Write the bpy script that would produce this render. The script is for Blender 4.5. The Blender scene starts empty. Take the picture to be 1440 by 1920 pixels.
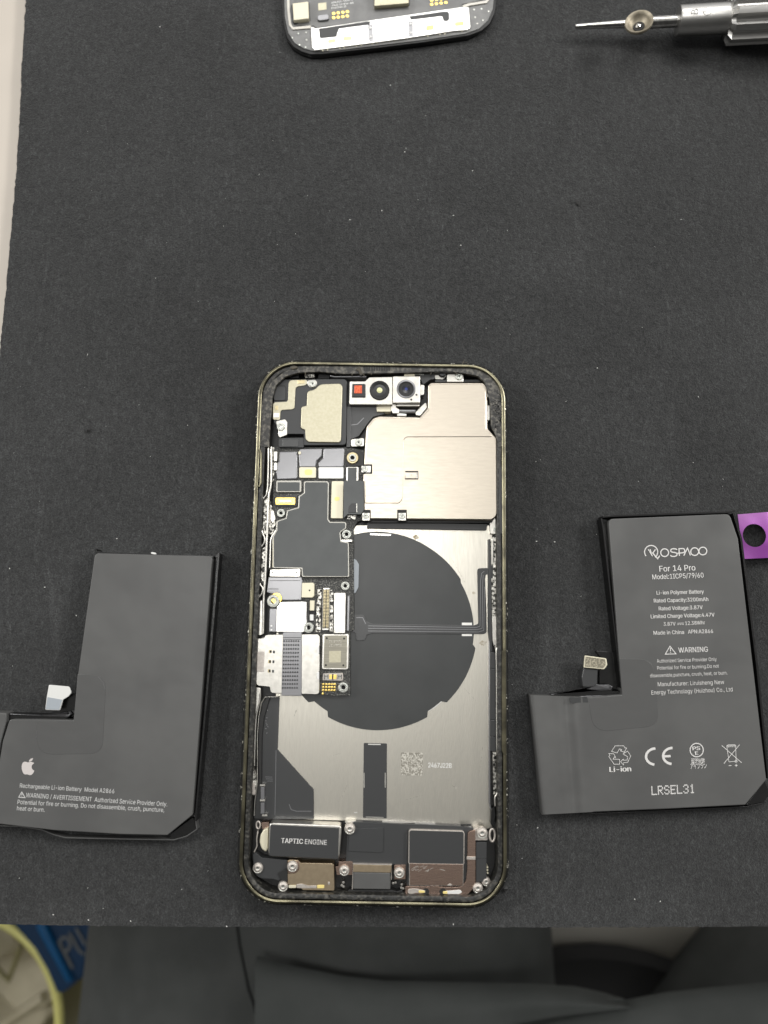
import bpy, bmesh, math, random
from mathutils import Vector, Matrix
from mathutils.geometry import delaunay_2d_cdt
random.seed(7)
S = bpy.context.scene
COL = S.collection

# ------------------------------------------------------------------ camera, world, lamps, exposure
F, CD, CA = 1390.0, 0.2112, math.radians(7.554)      # lens in photo pixels, height over the mat, tilt
cam = bpy.data.cameras.new('camera'); camo = bpy.data.objects.new('camera', cam); COL.objects.link(camo)
camo.location = (0, 0, CD); camo.rotation_euler = (CA, 0, 0)
cam.sensor_width = 36; cam.lens = F*36/1920
cam.clip_start = .01; cam.clip_end = 20
cam.dof.use_dof = True; cam.dof.focus_distance = .208; cam.dof.aperture_fstop = 8.5
S.camera = camo
S.view_settings.view_transform = 'Standard'; S.view_settings.look = 'None'
S.view_settings.exposure = 0; S.view_settings.gamma = 1
W = bpy.data.worlds.new('World'); S.world = W; W.use_nodes = True
wn = W.node_tree; bg = wn.nodes['Background']
tc = wn.nodes.new('ShaderNodeTexCoord'); sp = wn.nodes.new('ShaderNodeSeparateXYZ')
mr = wn.nodes.new('ShaderNodeMapRange'); rp = wn.nodes.new('ShaderNodeValToRGB')
wn.links.new(tc.outputs['Generated'], sp.inputs[0]); wn.links.new(sp.outputs['Y'], mr.inputs[0])
mr.inputs[1].default_value = -.5; mr.inputs[2].default_value = .5
wn.links.new(mr.outputs[0], rp.inputs[0]); wn.links.new(rp.outputs[0], bg.inputs[0])
el = rp.color_ramp.elements
for pos, v in ((0., .07), (.25, .20), (.42, .52), (.58, .98), (.68, .80), (.80, .56), (1., .50)):
    e = el[0] if pos == 0. else (el[1] if pos == 1. else el.new(pos)); e.color = (v, v*.995, v*.965, 1)
bg.inputs[1].default_value = .68
def area(name, loc, target, sx, sy, watts, col=(1, .985, .955)):
    l = bpy.data.lights.new(name, 'AREA'); l.shape = 'RECTANGLE'; l.size = sx; l.size_y = sy; l.energy = watts; l.color = col
    o = bpy.data.objects.new(name, l); COL.objects.link(o); o.location = loc
    o.rotation_euler = (Vector(target)-Vector(loc)).to_track_quat('-Z', 'Y').to_euler(); return o
area('ceiling_lamp', (-.14, .19, 1.7), (0, 0, 0), .5, .2, 5)
area('ceiling_lamp', (.15, .80, .95), (0, .05, 0), .8, .3, 5.2)
area('ceiling_lamp', (1.2, .55, .85), (0, .05, 0), .5, .25, 14)
area('ceiling_lamp', (-1.25, .45, .85), (0, .05, 0), .5, .25, 12)

# ------------------------------------------------------------------ geometry helpers
CAMV = Vector((0, 0, CD)); DIR = Vector((0, math.sin(CA), -math.cos(CA))); UP = Vector((0, math.cos(CA), math.sin(CA)))
def P(px, py, z):
    """point of the plane at height z that the photo shows at that pixel"""
    d = DIR + Vector((1, 0, 0))*((px-720)/F) - UP*((py-960)/F)
    return CAMV + d*((z-CD)/d.z)
def empty(name, loc, label=None, cat=None, group=None):
    o = bpy.data.objects.new(name, None); COL.objects.link(o); o.location = loc; o.empty_display_size = .01
    if label: o['label'] = label; o['category'] = cat
    if group: o['group'] = group
    return o
def base_of(o):
    v = Vector((0, 0, 0))
    while o is not None: v += o.location; o = o.parent
    return v
def link(name, bm, mats, parent=None, smooth=None):
    """one mesh object from world-space bmesh"""
    off = base_of(parent)
    if off.length: bmesh.ops.translate(bm, verts=bm.verts, vec=-off)
    bmesh.ops.recalc_face_normals(bm, faces=bm.faces)
    me = bpy.data.meshes.new(name); bm.to_mesh(me); bm.free()
    for m in (mats if isinstance(mats, (list, tuple)) else [mats]): me.materials.append(m)
    o = bpy.data.objects.new(name, me); COL.objects.link(o); o.parent = parent
    if smooth is not None:
        me.polygons.foreach_set('use_smooth', [True]*len(me.polygons))
        try: me.set_sharp_from_angle(angle=math.radians(smooth))
        except Exception: pass
        if smooth == 35: me.polygons.foreach_set('use_smooth', [abs(p.normal.z) < .999 for p in me.polygons])
    return o
def rounded(pts, r, n=5):
    out = []; k = len(pts)
    for i in range(k):
        p = Vector(pts[i][:2]); a = Vector(pts[i-1][:2]); b = Vector(pts[(i+1) % k][:2])
        rr = pts[i][2] if len(pts[i]) > 2 else r
        da, db = (a-p), (b-p); la, lb = da.length, db.length
        if rr <= 0 or la < 1e-6 or lb < 1e-6: out.append(tuple(p)); continue
        ang = da.angle(db)
        if ang > 3.0: out.append(tuple(p)); continue
        t = min(rr/math.tan(ang/2), la*.48, lb*.48)
        A = p+da/la*t; B = p+db/lb*t
        for j in range(n+1):
            u = j/n; out.append(tuple((1-u)**2*A+2*u*(1-u)*p+u*u*B))
    return out
def prism(bm, top, zbot, bev=0, seg=2, mi=0):
    vs = [bm.verts.new(p) for p in top]
    try: f = bm.faces.new(vs)
    except ValueError: return
    f.material_index = mi
    ret = bmesh.ops.extrude_face_region(bm, geom=[f])
    nv = [g for g in ret['geom'] if isinstance(g, bmesh.types.BMVert)]
    # original face stays as the top? move the extruded copy down
    for v in nv: v.co.z = zbot
    if bev > 0:
        es = [e for e in bm.edges if e.verts[0] in vs and e.verts[1] in vs and e.is_valid] if len(vs) < 30 else None
        if es is None:
            s = set(vs); es = [e for e in bm.edges if e.verts[0] in s and e.verts[1] in s]
        bmesh.ops.bevel(bm, geom=es, offset=bev, segments=seg, profile=.5, affect='EDGES', clamp_overlap=True)
def slab(name, pts, zt, zb, mat, parent=None, r=0, bev=.00008, seg=2, mm=True):
    """plate whose top outline is seen at those photo pixels; heights in mm"""
    zt *= .001; zb *= .001
    pts = rounded(pts, r) if r or any(len(p) > 2 for p in pts) else pts
    bm = bmesh.new(); prism(bm, [P(p[0], p[1], zt) for p in pts], zb, bev, seg)
    return link(name, bm, mat, parent, 35)
def slabs(name, lst, mat, parent=None, bev=.00005):
    bm = bmesh.new()
    for pts, zt, zb in lst: prism(bm, [P(p[0], p[1], zt*.001) for p in pts], zb*.001, 0)
    return link(name, bm, mat, parent)
def rect(x0, y0, x1, y1): return [(x0, y0), (x1, y0), (x1, y1), (x0, y1)]
def Z(ox, oy, s):
    return lambda *p: [(ox+a[0]/s, oy+a[1]/s)+tuple(a[2:]) for a in p]
def strip_pts(path, w):
    L, R = [], []
    for i, p in enumerate(path):
        a = Vector(path[max(0, i-1)]); b = Vector(path[min(len(path)-1, i+1)]); t = (b-a).normalized(); n = Vector((-t.y, t.x))*w/2
        L.append(tuple(Vector(p)+n)); R.append(tuple(Vector(p)-n))
    return L+R[::-1]
def strip(name, path, w, zt, zb, mat, parent=None, bev=.00008): return slab(name, strip_pts(path, w), zt, zb, mat, parent, 0, bev)
def circ(cx, cy, r, n=28, a0=0, a1=2*math.pi): return [(cx+r*math.cos(a0+(a1-a0)*i/n), cy+r*math.sin(a0+(a1-a0)*i/n)) for i in range(n)]
def lathe(bm, prof, c, axis=Vector((0, 0, 1)), n=28, mi=0, mis=None):
    """surface of revolution: prof [(radius, height)] in metres round axis at c"""
    q = axis.to_track_quat('Z', 'Y'); rings = []
    for r, h in prof:
        if r < 1e-7: rings.append([bm.verts.new(c+q @ Vector((0, 0, h)))])
        else: rings.append([bm.verts.new(c+q @ Vector((r*math.cos(2*math.pi*i/n), r*math.sin(2*math.pi*i/n), h))) for i in range(n)])
    for k in range(len(rings)-1):
        A, B = rings[k], rings[k+1]
        for i in range(n):
            j = (i+1) % n
            vs = [A[i % len(A)], A[j % len(A)], B[j % len(B)], B[i % len(B)]]
            u = []
            for v in vs:
                if v not in u: u.append(v)
            if len(u) > 2:
                f = bm.faces.new(u); f.material_index = mis[k] if mis else mi
def tube(bm, path, r, n=10, mi=0, closed=False):
    rings = []; k = len(path)
    for i, p in enumerate(path):
        a = path[(i-1) % k] if closed or i > 0 else p; b = path[(i+1) % k] if closed or i < k-1 else p
        t = (b-a).normalized(); s = t.cross(Vector((0, 0, 1)));
        if s.length < 1e-4: s = Vector((1, 0, 0))
        s.normalize(); u = s.cross(t); rr = r[i] if isinstance(r, list) else r
        rings.append([bm.verts.new(p+s*rr*math.cos(2*math.pi*j/n)+u*rr*math.sin(2*math.pi*j/n)) for j in range(n)])
    for i in range(k if closed else k-1):
        A, B = rings[i], rings[(i+1) % k]
        for j in range(n): bm.faces.new([A[j], A[(j+1) % n], B[(j+1) % n], B[j]]).material_index = mi
    if not closed:
        bm.faces.new(rings[0]); bm.faces.new(rings[-1])
try: INTER = bpy.data.fonts.load(bpy.utils.system_resource('DATAFILES', path='fonts')+'/Inter.woff2')
except Exception: INTER = None
CAPH = {}
def glyph_loops(body, space=1):
    """outlines of a line of lettering, as closed 2-D loops"""
    cu = bpy.data.curves.new('lettering', 'FONT'); cu.body = body; cu.size = 1; cu.resolution_u = 3; cu.fill_mode = 'NONE'; cu.space_character = space
    if INTER and max(map(ord, body)) < 0x2000: cu.font = INTER
    o = bpy.data.objects.new('lettering', cu); COL.objects.link(o)
    me = bpy.data.meshes.new_from_object(o.evaluated_get(bpy.context.evaluated_depsgraph_get()))
    bpy.data.objects.remove(o); bpy.data.curves.remove(cu)
    nb = {}
    for e in me.edges:
        a, b = e.vertices; nb.setdefault(a, []).append(b); nb.setdefault(b, []).append(a)
    loops, seen = [], set()
    succ = {e.vertices[0]: e.vertices[1] for e in me.edges}
    for v in nb:
        if v in seen: continue
        lp, c, pv = [], v, None
        while c not in seen:
            seen.add(c); lp.append(me.vertices[c].co.xy.copy())
            n = succ.get(c)
            if n is None or n in seen:
                n = next((k for k in nb[c] if k not in seen), None)
            if n is None: break
            c = n
        if len(lp) > 2: loops.append(lp)
    bpy.data.meshes.remove(me); return loops
def winding(p, l):
    w = 0
    for i in range(len(l)):
        a, b = l[i-1], l[i]
        if (a.y <= p.y) != (b.y <= p.y):
            t = (b.x-a.x)*(p.y-a.y)-(p.x-a.x)*(b.y-a.y)
            if b.y > a.y and t > 0: w -= 1
            elif b.y <= a.y and t < 0: w += 1
    return w
def text(body, p0, p1, cap, z, mat, parent, bold=0, name='lettering', thick=.00002, space=1):
    """one printed line, its baseline running from pixel p0 to p1, capitals cap pixels tall; z in mm"""
    if 0 not in CAPH:
        ys = [v.y for l in glyph_loops('H') for v in l]; CAPH[0] = max(ys)-min(ys)
    loops = glyph_loops(body, space)
    if not loops: return None
    xs = [v.x for l in loops for v in l]; x0, x1 = min(xs), max(xs)
    A = P(*p0, z*.001); B = P(*p1, z*.001); ux = (B-A)/(x1-x0); ln = (Vector(p1)-Vector(p0)).length; mpp = (B-A).length/ln
    uy = Vector((0, 0, 1)).cross(ux.normalized())*(cap*mpp/CAPH[0])
    if bold >= .009: loops = [[v+Vector((d, 0)) for v in l] for l in loops for d in (-bold, bold)]
    bb = [(min(v.x for v in l), max(v.x for v in l), min(v.y for v in l), max(v.y for v in l)) for l in loops]
    vs, es = [], []
    for l in loops:
        n = len(vs); vs += l; es += [(n+i, n+(i+1) % len(l)) for i in range(len(l))]
    cv, ce, cf, _, _, _ = delaunay_2d_cdt(vs, es, [], 0, 1e-6)
    bm = bmesh.new(); bv = [bm.verts.new(A+ux*(v.x-x0)+uy*v.y+Vector((0, 0, thick))) for v in cv]
    for f in cf:
        c = (cv[f[0]]+cv[f[1]]+cv[f[2]])/3
        if sum(winding(c, l) for l, b in zip(loops, bb) if b[0] <= c.x <= b[1] and b[2] <= c.y <= b[3]): bm.faces.new([bv[k] for k in f])
    bmesh.ops.delete(bm, geom=[v for v in bm.verts if not v.link_faces], context='VERTS')
    return link(name, bm, mat, parent)
def strokes(name, lst, z, mat, parent):
    """thin printed lines: [(path, width px, closed)]"""
    bm = bmesh.new()
    for si, (path, w, cl) in enumerate(lst):
        zo = Vector((0, 0, si*2e-6))
        path = [Vector(p) for p in path]; k = len(path); L, R = [], []
        for i, p in enumerate(path):
            a = path[(i-1) % k] if cl or i > 0 else p; b = path[(i+1) % k] if cl or i < k-1 else p
            t1 = (p-a).normalized() if (p-a).length else (b-p).normalized(); t2 = (b-p).normalized() if (b-p).length else t1
            t = (t1+t2)
            t = t.normalized() if t.length > 1e-6 else t1
            n = Vector((-t.y, t.x)); m = 1/max(.45, n.dot(Vector((-t1.y, t1.x))))
            L.append(bm.verts.new(P(*(p+n*w/2*m), z*.001)+zo)); R.append(bm.verts.new(P(*(p-n*w/2*m), z*.001)+zo))
        for i in range(k if cl else k-1):
            j = (i+1) % k; bm.faces.new([L[i], L[j], R[j], R[i]])
    return link(name, bm, mat, parent)

def scratches(lst, z, mat, parent):
    for st in lst: strokes('scratch', [st], z, mat, parent)

# ------------------------------------------------------------------ materials
def M(name, col, rough=.5, metal=0., col2=None, nscale=800, nst=(1, 1, 1), lo=.35, hi=.65, bump=0., bscale=None, bst=None, rvar=0., spec=.5, coat=0., detail=3, bdist=.0002):
    m = bpy.data.materials.new(name); m.use_nodes = True; t = m.node_tree; b = t.nodes['Principled BSDF']
    b.inputs['Base Color'].default_value = (*col, 1); b.inputs['Roughness'].default_value = rough; b.inputs['Metallic'].default_value = metal
    b.inputs['Specular IOR Level'].default_value = spec; b.inputs['Coat Weight'].default_value = coat; b.inputs['Coat Roughness'].default_value = .12
    co = t.nodes.new('ShaderNodeTexCoord')
    def noise(scale, st, det=detail):
        mp = t.nodes.new('ShaderNodeMapping'); mp.inputs['Scale'].default_value = st; t.links.new(co.outputs['Object'], mp.inputs[0])
        n = t.nodes.new('ShaderNodeTexNoise'); n.inputs['Scale'].default_value = scale; n.inputs['Detail'].default_value = det
        t.links.new(mp.outputs[0], n.inputs['Vector']); return n.outputs['Fac']
    nf = None
    if col2 is not None or rvar:
        nf = noise(nscale, nst)
        r = t.nodes.new('ShaderNodeMapRange'); r.inputs[1].default_value = lo; r.inputs[2].default_value = hi; t.links.new(nf, r.inputs[0])
        if col2 is not None:
            mx = t.nodes.new('ShaderNodeMix'); mx.data_type = 'RGBA'; mx.inputs[6].default_value = (*col, 1); mx.inputs[7].default_value = (*col2, 1)
            t.links.new(r.outputs[0], mx.inputs[0]); t.links.new(mx.outputs[2], b.inputs['Base Color'])
        if rvar:
            r2 = t.nodes.new('ShaderNodeMapRange'); r2.inputs[3].default_value = rough-rvar; r2.inputs[4].default_value = rough+rvar
            t.links.new(r.outputs[0], r2.inputs[0]); t.links.new(r2.outputs[0], b.inputs['Roughness'])
    if bump:
        bn = noise(bscale or nscale, bst or nst); bp = t.nodes.new('ShaderNodeBump'); bp.inputs['Strength'].default_value = bump; bp.inputs['Distance'].default_value = bdist
        t.links.new(bn, bp.inputs['Height']); t.links.new(bp.outputs[0], b.inputs['Normal'])
    return m
m_black = M('black_plastic', (.012, .012, .012), .45, bump=.1, bscale=900)
m_dark = M('charcoal_plastic', (.030, .031, .032), .42, bump=.06, bscale=600)
m_film = M('grey_black_film', (.070, .070, .069), .40, col2=(.082, .082, .080), nscale=60, bump=.6, bscale=34, detail=3, bdist=.0012, rvar=.04)
m_film2 = M('smooth_patch_film', (.069, .069, .068), .36, bump=.4, bscale=60, detail=3, bdist=.0008)
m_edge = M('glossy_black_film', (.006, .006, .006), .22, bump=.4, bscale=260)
m_disc = M('graphite_sheet', (.026, .028, .028), .36, col2=(.032, .034, .034), nscale=120, bump=.05, bscale=300)
m_shieldfilm = M('graphite_tape', (.045, .050, .050), .38, col2=(.055, .060, .060), nscale=200, bump=.05, bscale=700)
m_flex = M('flex_film', (.22, .22, .228), .28, metal=.6, bump=.06, bscale=250)
m_flexd = M('dark_flex_film', (.035, .036, .037), .30, bump=.05, bscale=300, coat=.2)
m_plate = M('brushed_plate', (.62, .595, .53), .34, 1, col2=(.55, .525, .465), nscale=330, nst=(7, .8, 1), lo=.3, hi=.7, bump=.06, bscale=700, bst=(6, .8, 1), rvar=.03)
m_shield = M('nickel_shield', (.53, .48, .405), .35, 1, col2=(.495, .445, .375), nscale=420, nst=(.9, 6, 1), lo=.3, hi=.7, bump=.045, bscale=800, bst=(1, 6, 1), rvar=.03)
m_champ = M('champagne_plate', (.50, .47, .36), .45, 1, col2=(.46, .43, .32), nscale=1500, bump=.12, bscale=2500)
m_silver = M('silver_metal', (.64, .62, .575), .33, 1, col2=(.53, .515, .475), nscale=600, bump=.06, bscale=900)
m_bright = M('bright_foil', (.78, .77, .74), .30, .85, bump=.04, bscale=500)
m_white = M('white_card', (.66, .66, .64), .38, .2)
m_cream = M('cream_stiffener', (.64, .60, .46), .4, .3)
m_dimsil = M('dim_silver', (.36, .35, .32), .4, 1)
m_gold = M('gold_contact', (.85, .62, .18), .30, 1)
m_blot = M('yellow_tint', (.80, .66, .25), .4, .3)
m_bronze = M('grey_bronze', (.36, .32, .25), .55, .8, col2=(.28, .25, .19), nscale=900, bump=.15)
m_brass = M('brass_metal', (.60, .52, .33), .38, 1, col2=(.48, .41, .25), nscale=900, bump=.08)
m_rose = M('rose_metal', (.46, .33, .27), .27, 1, col2=(.40, .285, .23), nscale=350, nst=(.8, 4, 1), bump=.07, bscale=600, bst=(1, 5, 1), rvar=.04)
m_tan = M('tan_metal', (.52, .42, .29), .36, 1, col2=(.47, .375, .26), nscale=900, bump=.05)
m_pearl = M('pearl_screw', (.54, .50, .455), .46, .7, col2=(.44, .405, .37), nscale=1400)
m_screw = M('steel_screw', (.62, .66, .61), .3, 1, col2=(.45, .43, .40), nscale=2600, bump=.2)
m_hole = M('dark_recess', (.008, .008, .008), .6)
m_pcb = M('speckled_board', (.016, .017, .016), .45, col2=(.20, .195, .175), nscale=3300, lo=.52, hi=.68, bump=.35, bscale=2600, detail=2)
m_chip = M('etched_chip', (.30, .285, .235), .42, 1, col2=(.24, .228, .19), nscale=500, nst=(.4, 6, 1))
m_scrap = M('greasy_contacts', (.012, .012, .011), .3, .6, col2=(.68, .66, .60), nscale=1300, lo=.42, hi=.60, bump=.6, bscale=1100, detail=3)
m_lip = M('gold_lip', (.20, .185, .125), .28, 1, col2=(.09, .083, .06), nscale=200, lo=.40, hi=.68, bump=.03, bscale=1300)
m_rim = M('worn_rim', (.016, .016, .015), .36, .5, col2=(.62, .60, .52), nscale=1300, lo=.61, hi=.70, bump=.05, bscale=1200, detail=3)
m_gasket = M('gasket_residue', (.011, .011, .010), .42, col2=(.085, .08, .068), nscale=1100, lo=.50, hi=.72, bump=.9, bscale=900, detail=4)
m_glue = M('dry_glue', (.075, .062, .038), .55, col2=(.02, .018, .015), nscale=1300, bump=.9, bscale=1000)
m_glass = M('lens_glass', (.004, .005, .012), .22)
m_red = M('red_emitter_glass', (.62, .06, .022), .2, col2=(.75, .16, .05), nscale=2200, coat=.8)
m_yel = M('yellow_lens', (.72, .72, .38), .3, coat=.6)
m_glint = M('lens_blue_glint', (.01, .025, .16), .25)  # blue glint put into the colour of the lens centre
m_bluegrey = M('bluegrey_tab', (.30, .33, .36), .35)
m_print = M('grey_print', (.50, .50, .49), .5)
m_print2 = M('pale_print', (.56, .55, .535), .5)
m_apple = M('silver_print', (.50, .465, .45), .42)
m_etch = M('laser_etch', (.60, .58, .52), .55, .7, col2=(.26, .245, .21), nscale=2600, lo=.42, hi=.58)
m_purple = M('purple_film', (.42, .09, .50), .16, .8, col2=(.62, .30, .66), nscale=45, bump=1., bscale=70, bdist=.0032, detail=1)
m_table = M('beige_laminate', (.50, .452, .395), .42, col2=(.47, .425, .372), nscale=25)
m_floor = M('floor_vinyl', (.40, .385, .34), .5, col2=(.36, .345, .31), nscale=12)
m_steel = M('satin_steel', (.62, .61, .59), .36, 1, col2=(.54, .53, .51), nscale=500, nst=(.4, 5, 5), bump=.08)
m_chrome = M('polished_steel', (.68, .67, .64), .16, 1, col2=(.5, .49, .47), nscale=900)
m_cloth = M('dark_trouser_cloth', (.050, .054, .052), .85, col2=(.062, .066, .064), nscale=60, bump=.5, bscale=1500)
m_jack = M('dark_jacket_cloth', (.044, .049, .047), .8, col2=(.054, .059, .057), nscale=60, bump=.5, bscale=1500)
m_seam = M('seam_thread', (.008, .009, .009), .9)
m_stool = M('black_vinyl', (.006, .006, .006), .6)
m_floorpatch = M('pale_floor_patch', (.27, .26, .23), .5, bump=.1, bscale=200)
m_yrim = M('yellow_green_plastic', (.88, .84, .30), .35, col2=(.82, .78, .27), nscale=40)
m_bin = M('olive_plastic', (.23, .21, .09), .5)
m_paper = M('crumpled_paper', (.56, .51, .38), .7, col2=(.42, .375, .26), nscale=30, bump=.5, bscale=60)
m_bluebag = M('blue_plastic', (.002, .030, .085), .35, bump=.2, bscale=40)
m_bluelt = M('light_blue_plastic', (.003, .09, .24), .35)
m_letter = M('worn_white_print', (.11, .12, .125), .6)
m_lint = M('white_lint', (.62, .62, .60), .7)
# felt
def felt():
    m = bpy.data.materials.new('black_felt'); m.use_nodes = True; t = m.node_tree; b = t.nodes['Principled BSDF']
    b.inputs['Roughness'].default_value = .95; b.inputs['Specular IOR Level'].default_value = .15
    b.inputs['Sheen Weight'].default_value = .12; b.inputs['Sheen Roughness'].default_value = .5
    co = t.nodes.new('ShaderNodeTexCoord')
    def nz(scale, det, rough=.6, st=(1, 1, 1), rot=0, dist=0):
        mp = t.nodes.new('ShaderNodeMapping'); mp.inputs['Scale'].default_value = st; mp.inputs['Rotation'].default_value = (0, 0, rot)
        n = t.nodes.new('ShaderNodeTexNoise'); n.inputs['Scale'].default_value = scale; n.inputs['Detail'].default_value = det; n.inputs['Roughness'].default_value = rough; n.inputs['Distortion'].default_value = dist
        t.links.new(co.outputs['Object'], mp.inputs[0]); t.links.new(mp.outputs[0], n.inputs['Vector']); return n.outputs['Fac']
    def mp(v, a, b_, c, d):
        r = t.nodes.new('ShaderNodeMapRange'); r.inputs[1].default_value = a; r.inputs[2].default_value = b_; r.inputs[3].default_value = c; r.inputs[4].default_value = d
        t.links.new(v, r.inputs[0]); return r.outputs[0]
    def op(o, a, c):
        n = t.nodes.new('ShaderNodeMath'); n.operation = o
        for i, v in enumerate((a, c)):
            if isinstance(v, float): n.inputs[i].default_value = v
            else: t.links.new(v, n.inputs[i])
        return n.outputs[0]
    fine = nz(2100, 5, .75, (1, 1, 1), .7, .4); mid = nz(620, 4, .65, (1, 1, 1), .3, .8); fib1 = nz(1250, 2, .6, (1, .3, 1), .9, 1.5); fib2 = nz(1250, 2, .6, (1, .3, 1), 2.5, 1.5); big = nz(30, 5, .65)
    v = op('MULTIPLY', mp(fine, .32, .68, .46, 1.56), mp(big, .3, .7, .88, 1.13))
    v = op('MULTIPLY', v, mp(mid, .32, .68, .78, 1.24)); v = op('MULTIPLY', v, mp(nz(9, 6, .7, (1, 1, 1), 0, .5), .35, .65, .84, 1.16))
    v = op('MULTIPLY', v, mp(nz(160, 3, .6, (1, .12, 1), .4, 1.), .62, .74, 1., 1.22))
    v = op('MULTIPLY', v, mp(fib1, .5, .78, .94, 1.35)); v = op('MULTIPLY', v, mp(fib2, .5, .78, .94, 1.35))
    sp_ = mp(nz(1150, 2, .5), .73, .80, 0., 1.)
    v = op('ADD', op('MULTIPLY', v, .037), op('MULTIPLY', sp_, .06))
    cb = t.nodes.new('ShaderNodeCombineColor'); t.links.new(v, cb.inputs[0]); t.links.new(op('MULTIPLY', v, 1.02), cb.inputs[1]); t.links.new(op('MULTIPLY', v, 1.03), cb.inputs[2])
    t.links.new(cb.outputs[0], b.inputs['Base Color'])
    h = op('ADD', fine, mid)
    bp = t.nodes.new('ShaderNodeBump'); bp.inputs['Strength'].default_value = 1.; bp.inputs['Distance'].default_value = .00045
    t.links.new(h, bp.inputs['Height']); t.links.new(bp.outputs[0], b.inputs['Normal'])
    return m
m_felt = felt()

# ------------------------------------------------------------------ setting: floor, bench, mat
bm = bmesh.new(); bmesh.ops.create_grid(bm, x_segments=1, y_segments=1, size=2.5); bmesh.ops.translate(bm, verts=bm.verts, vec=(0, 0, -.74))
o = link('floor', bm, m_floor); o['kind'] = 'structure'
ey = P(720, 1735, 0).y
bm = bmesh.new(); bmesh.ops.create_cube(bm, size=1)
x0, x1, y0, y1, z0, z1 = -.55, .75, ey+.0006, .62, -.028, -.003
for v in bm.verts: v.co = Vector((x1 if v.co.x > 0 else x0, y1 if v.co.y > 0 else y0, z1 if v.co.z > 0 else z0))
bmesh.ops.bevel(bm, geom=bm.edges[:], offset=.0012, segments=2, affect='EDGES')
o = link('workbench', bm, m_table); o['label'] = 'pale beige laminate workbench under the black felt mat'; o['category'] = 'workbench'
# felt mat with a slightly ragged cut edge
edge = [(0, 1733), (160, 1736), (400, 1738), (720, 1738), (1000, 1739), (1270, 1738), (1440, 1737)]
left = [(50, -60), (46, 40), (41, 120), (36, 230), (29, 340), (21, 430), (13, 520), (6, 590), (0, 650)]
A = P(*left[0], 0); B = P(*left[-1], 0); dirl = (B-A).normalized()
path = [A-dirl*.18]+[P(*p, 0) for p in left]
yb = P(0, 1733, 0); t_ = (yb.y-B.y)/dirl.y; path.append(B+dirl*t_)
path += [P(*p, 0) for p in edge]; path.append(Vector((.42, P(1440, 1737, 0).y, 0))); path.append(Vector((.42, path[0].y, 0)))
fine_ = []
for i in range(len(path)):
    a, b = path[i], path[(i+1) % len(path)]; k = max(1, int((b-a).length/.0011)) if i < len(path)-3 else 1
    for j in range(k): fine_.append(a.lerp(b, j/k))
ok = []
for i, p in enumerate(fine_):
    ok.append(p+Vector((random.gauss(0, .00010), random.gauss(0, .00007), 0)))
bm = bmesh.new(); prism(bm, ok, -.003, 0)
mat_o = link('work_mat', bm, m_felt); mat_o['label'] = 'large black speckled felt work mat lying on the bench'; mat_o['category'] = 'mat'
# lint
bm = bmesh.new()
spots = [(732, 160), (759, 285), (716, 395), (656, 412), (850, 404), (864, 460), (886, 320), (300, 50), (1120, 690), (1008, 1552), (1238, 1690), (1190, 1686), (425, 1737), (850, 1733), (245, 1727), (100, 1715), (166, 1725), (18, 1066), (84, 1101), (219, 1010), (143, 1154), (807, 1136), (1006, 1015), (1191, 1016), (1040, 1016)]
for i in range(120): spots.append((random.uniform(20, 1440), random.uniform(0, 1730)))
for i, (px, py) in enumerate(spots):
    if 440 < px < 960 and 670 < py < 1712 and i > 24: continue
    c = P(px, py, 0); L = abs(random.gauss(.00010, .00008))+.00006; a = random.uniform(0, 6.3); h = .00012
    d = Vector((math.cos(a), math.sin(a), 0)); n = Vector((-d.y, d.x, 0)); w = random.uniform(.00005, .0001)
    if i < 25: L = .00026; w = .00016
    v = [bm.verts.new(c+d*L+Vector((0, 0, .00004))), bm.verts.new(c+n*w+Vector((0, 0, .00004))), bm.verts.new(c-d*L+Vector((0, 0, .00004))), bm.verts.new(c-n*w+Vector((0, 0, .00004))), bm.verts.new(c+Vector((0, 0, h)))]
    for k in range(4): bm.faces.new([v[k], v[(k+1) % 4], v[4]])
    bm.faces.new(v[:4])
o = link('lint', bm, m_lint); o['kind'] = 'stuff'; o['label'] = 'tiny white lint specks scattered over the felt mat'; o['category'] = 'lint'
for px, py, s in ((1085, 379, .0011), (165, 806, .0009), (945, 1666, .0011)):  # raised black blobs stand in for dents in the felt
    bm = bmesh.new(); c = P(px, py, .0004)
    vs = [bm.verts.new(c+Vector((math.cos(a)*s*random.uniform(.5, 1.1), math.sin(a)*s*random.uniform(.5, 1.2), random.uniform(-.0001, .0002)))) for a in [k*.7 for k in range(9)]]
    top = bm.verts.new(c+Vector((0, 0, .0004)))
    for k in range(9): bm.faces.new([vs[k], vs[(k+1) % 9], top])
    bm.faces.new(vs[::-1])
    link('mat_nick', bm, m_hole, mat_o)

# ------------------------------------------------------------------ opened phone
TH = -.0177; PC = Vector((-.00177, -.0030, 0)); HW, HH, RR = .03575, .07375, .0112
phone = empty('opened_smartphone', PC, 'opened smartphone chassis with bare circuit boards and no battery, between two black batteries', 'smartphone')
def rr_path(d, n=14):
    out = []; r = max(RR-d, .0008); hx, hy = HW-d-r, HH-d-r; c, s = math.cos(TH), math.sin(TH)
    for qx, qy, a0 in ((1, 1, 0), (-1, 1, 90), (-1, -1, 180), (1, -1, 270)):
        for i in range(n+1):
            a = math.radians(a0+90*i/n); x = qx*hx+r*math.cos(a); y = qy*hy+r*math.sin(a)
            out.append(Vector((c*x-s*y, s*x+c*y, 0))+PC)
        # straight run subdivided
    full = []
    for i in range(len(out)):
        a, b = out[i], out[(i+1) % len(out)]; k = max(1, int((b-a).length/.003))
        k = 24 if (b-a).length > .08 else (12 if (b-a).length > .02 else 1)
        for j in range(k): full.append(a.lerp(b, j/k))
    return full
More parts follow.
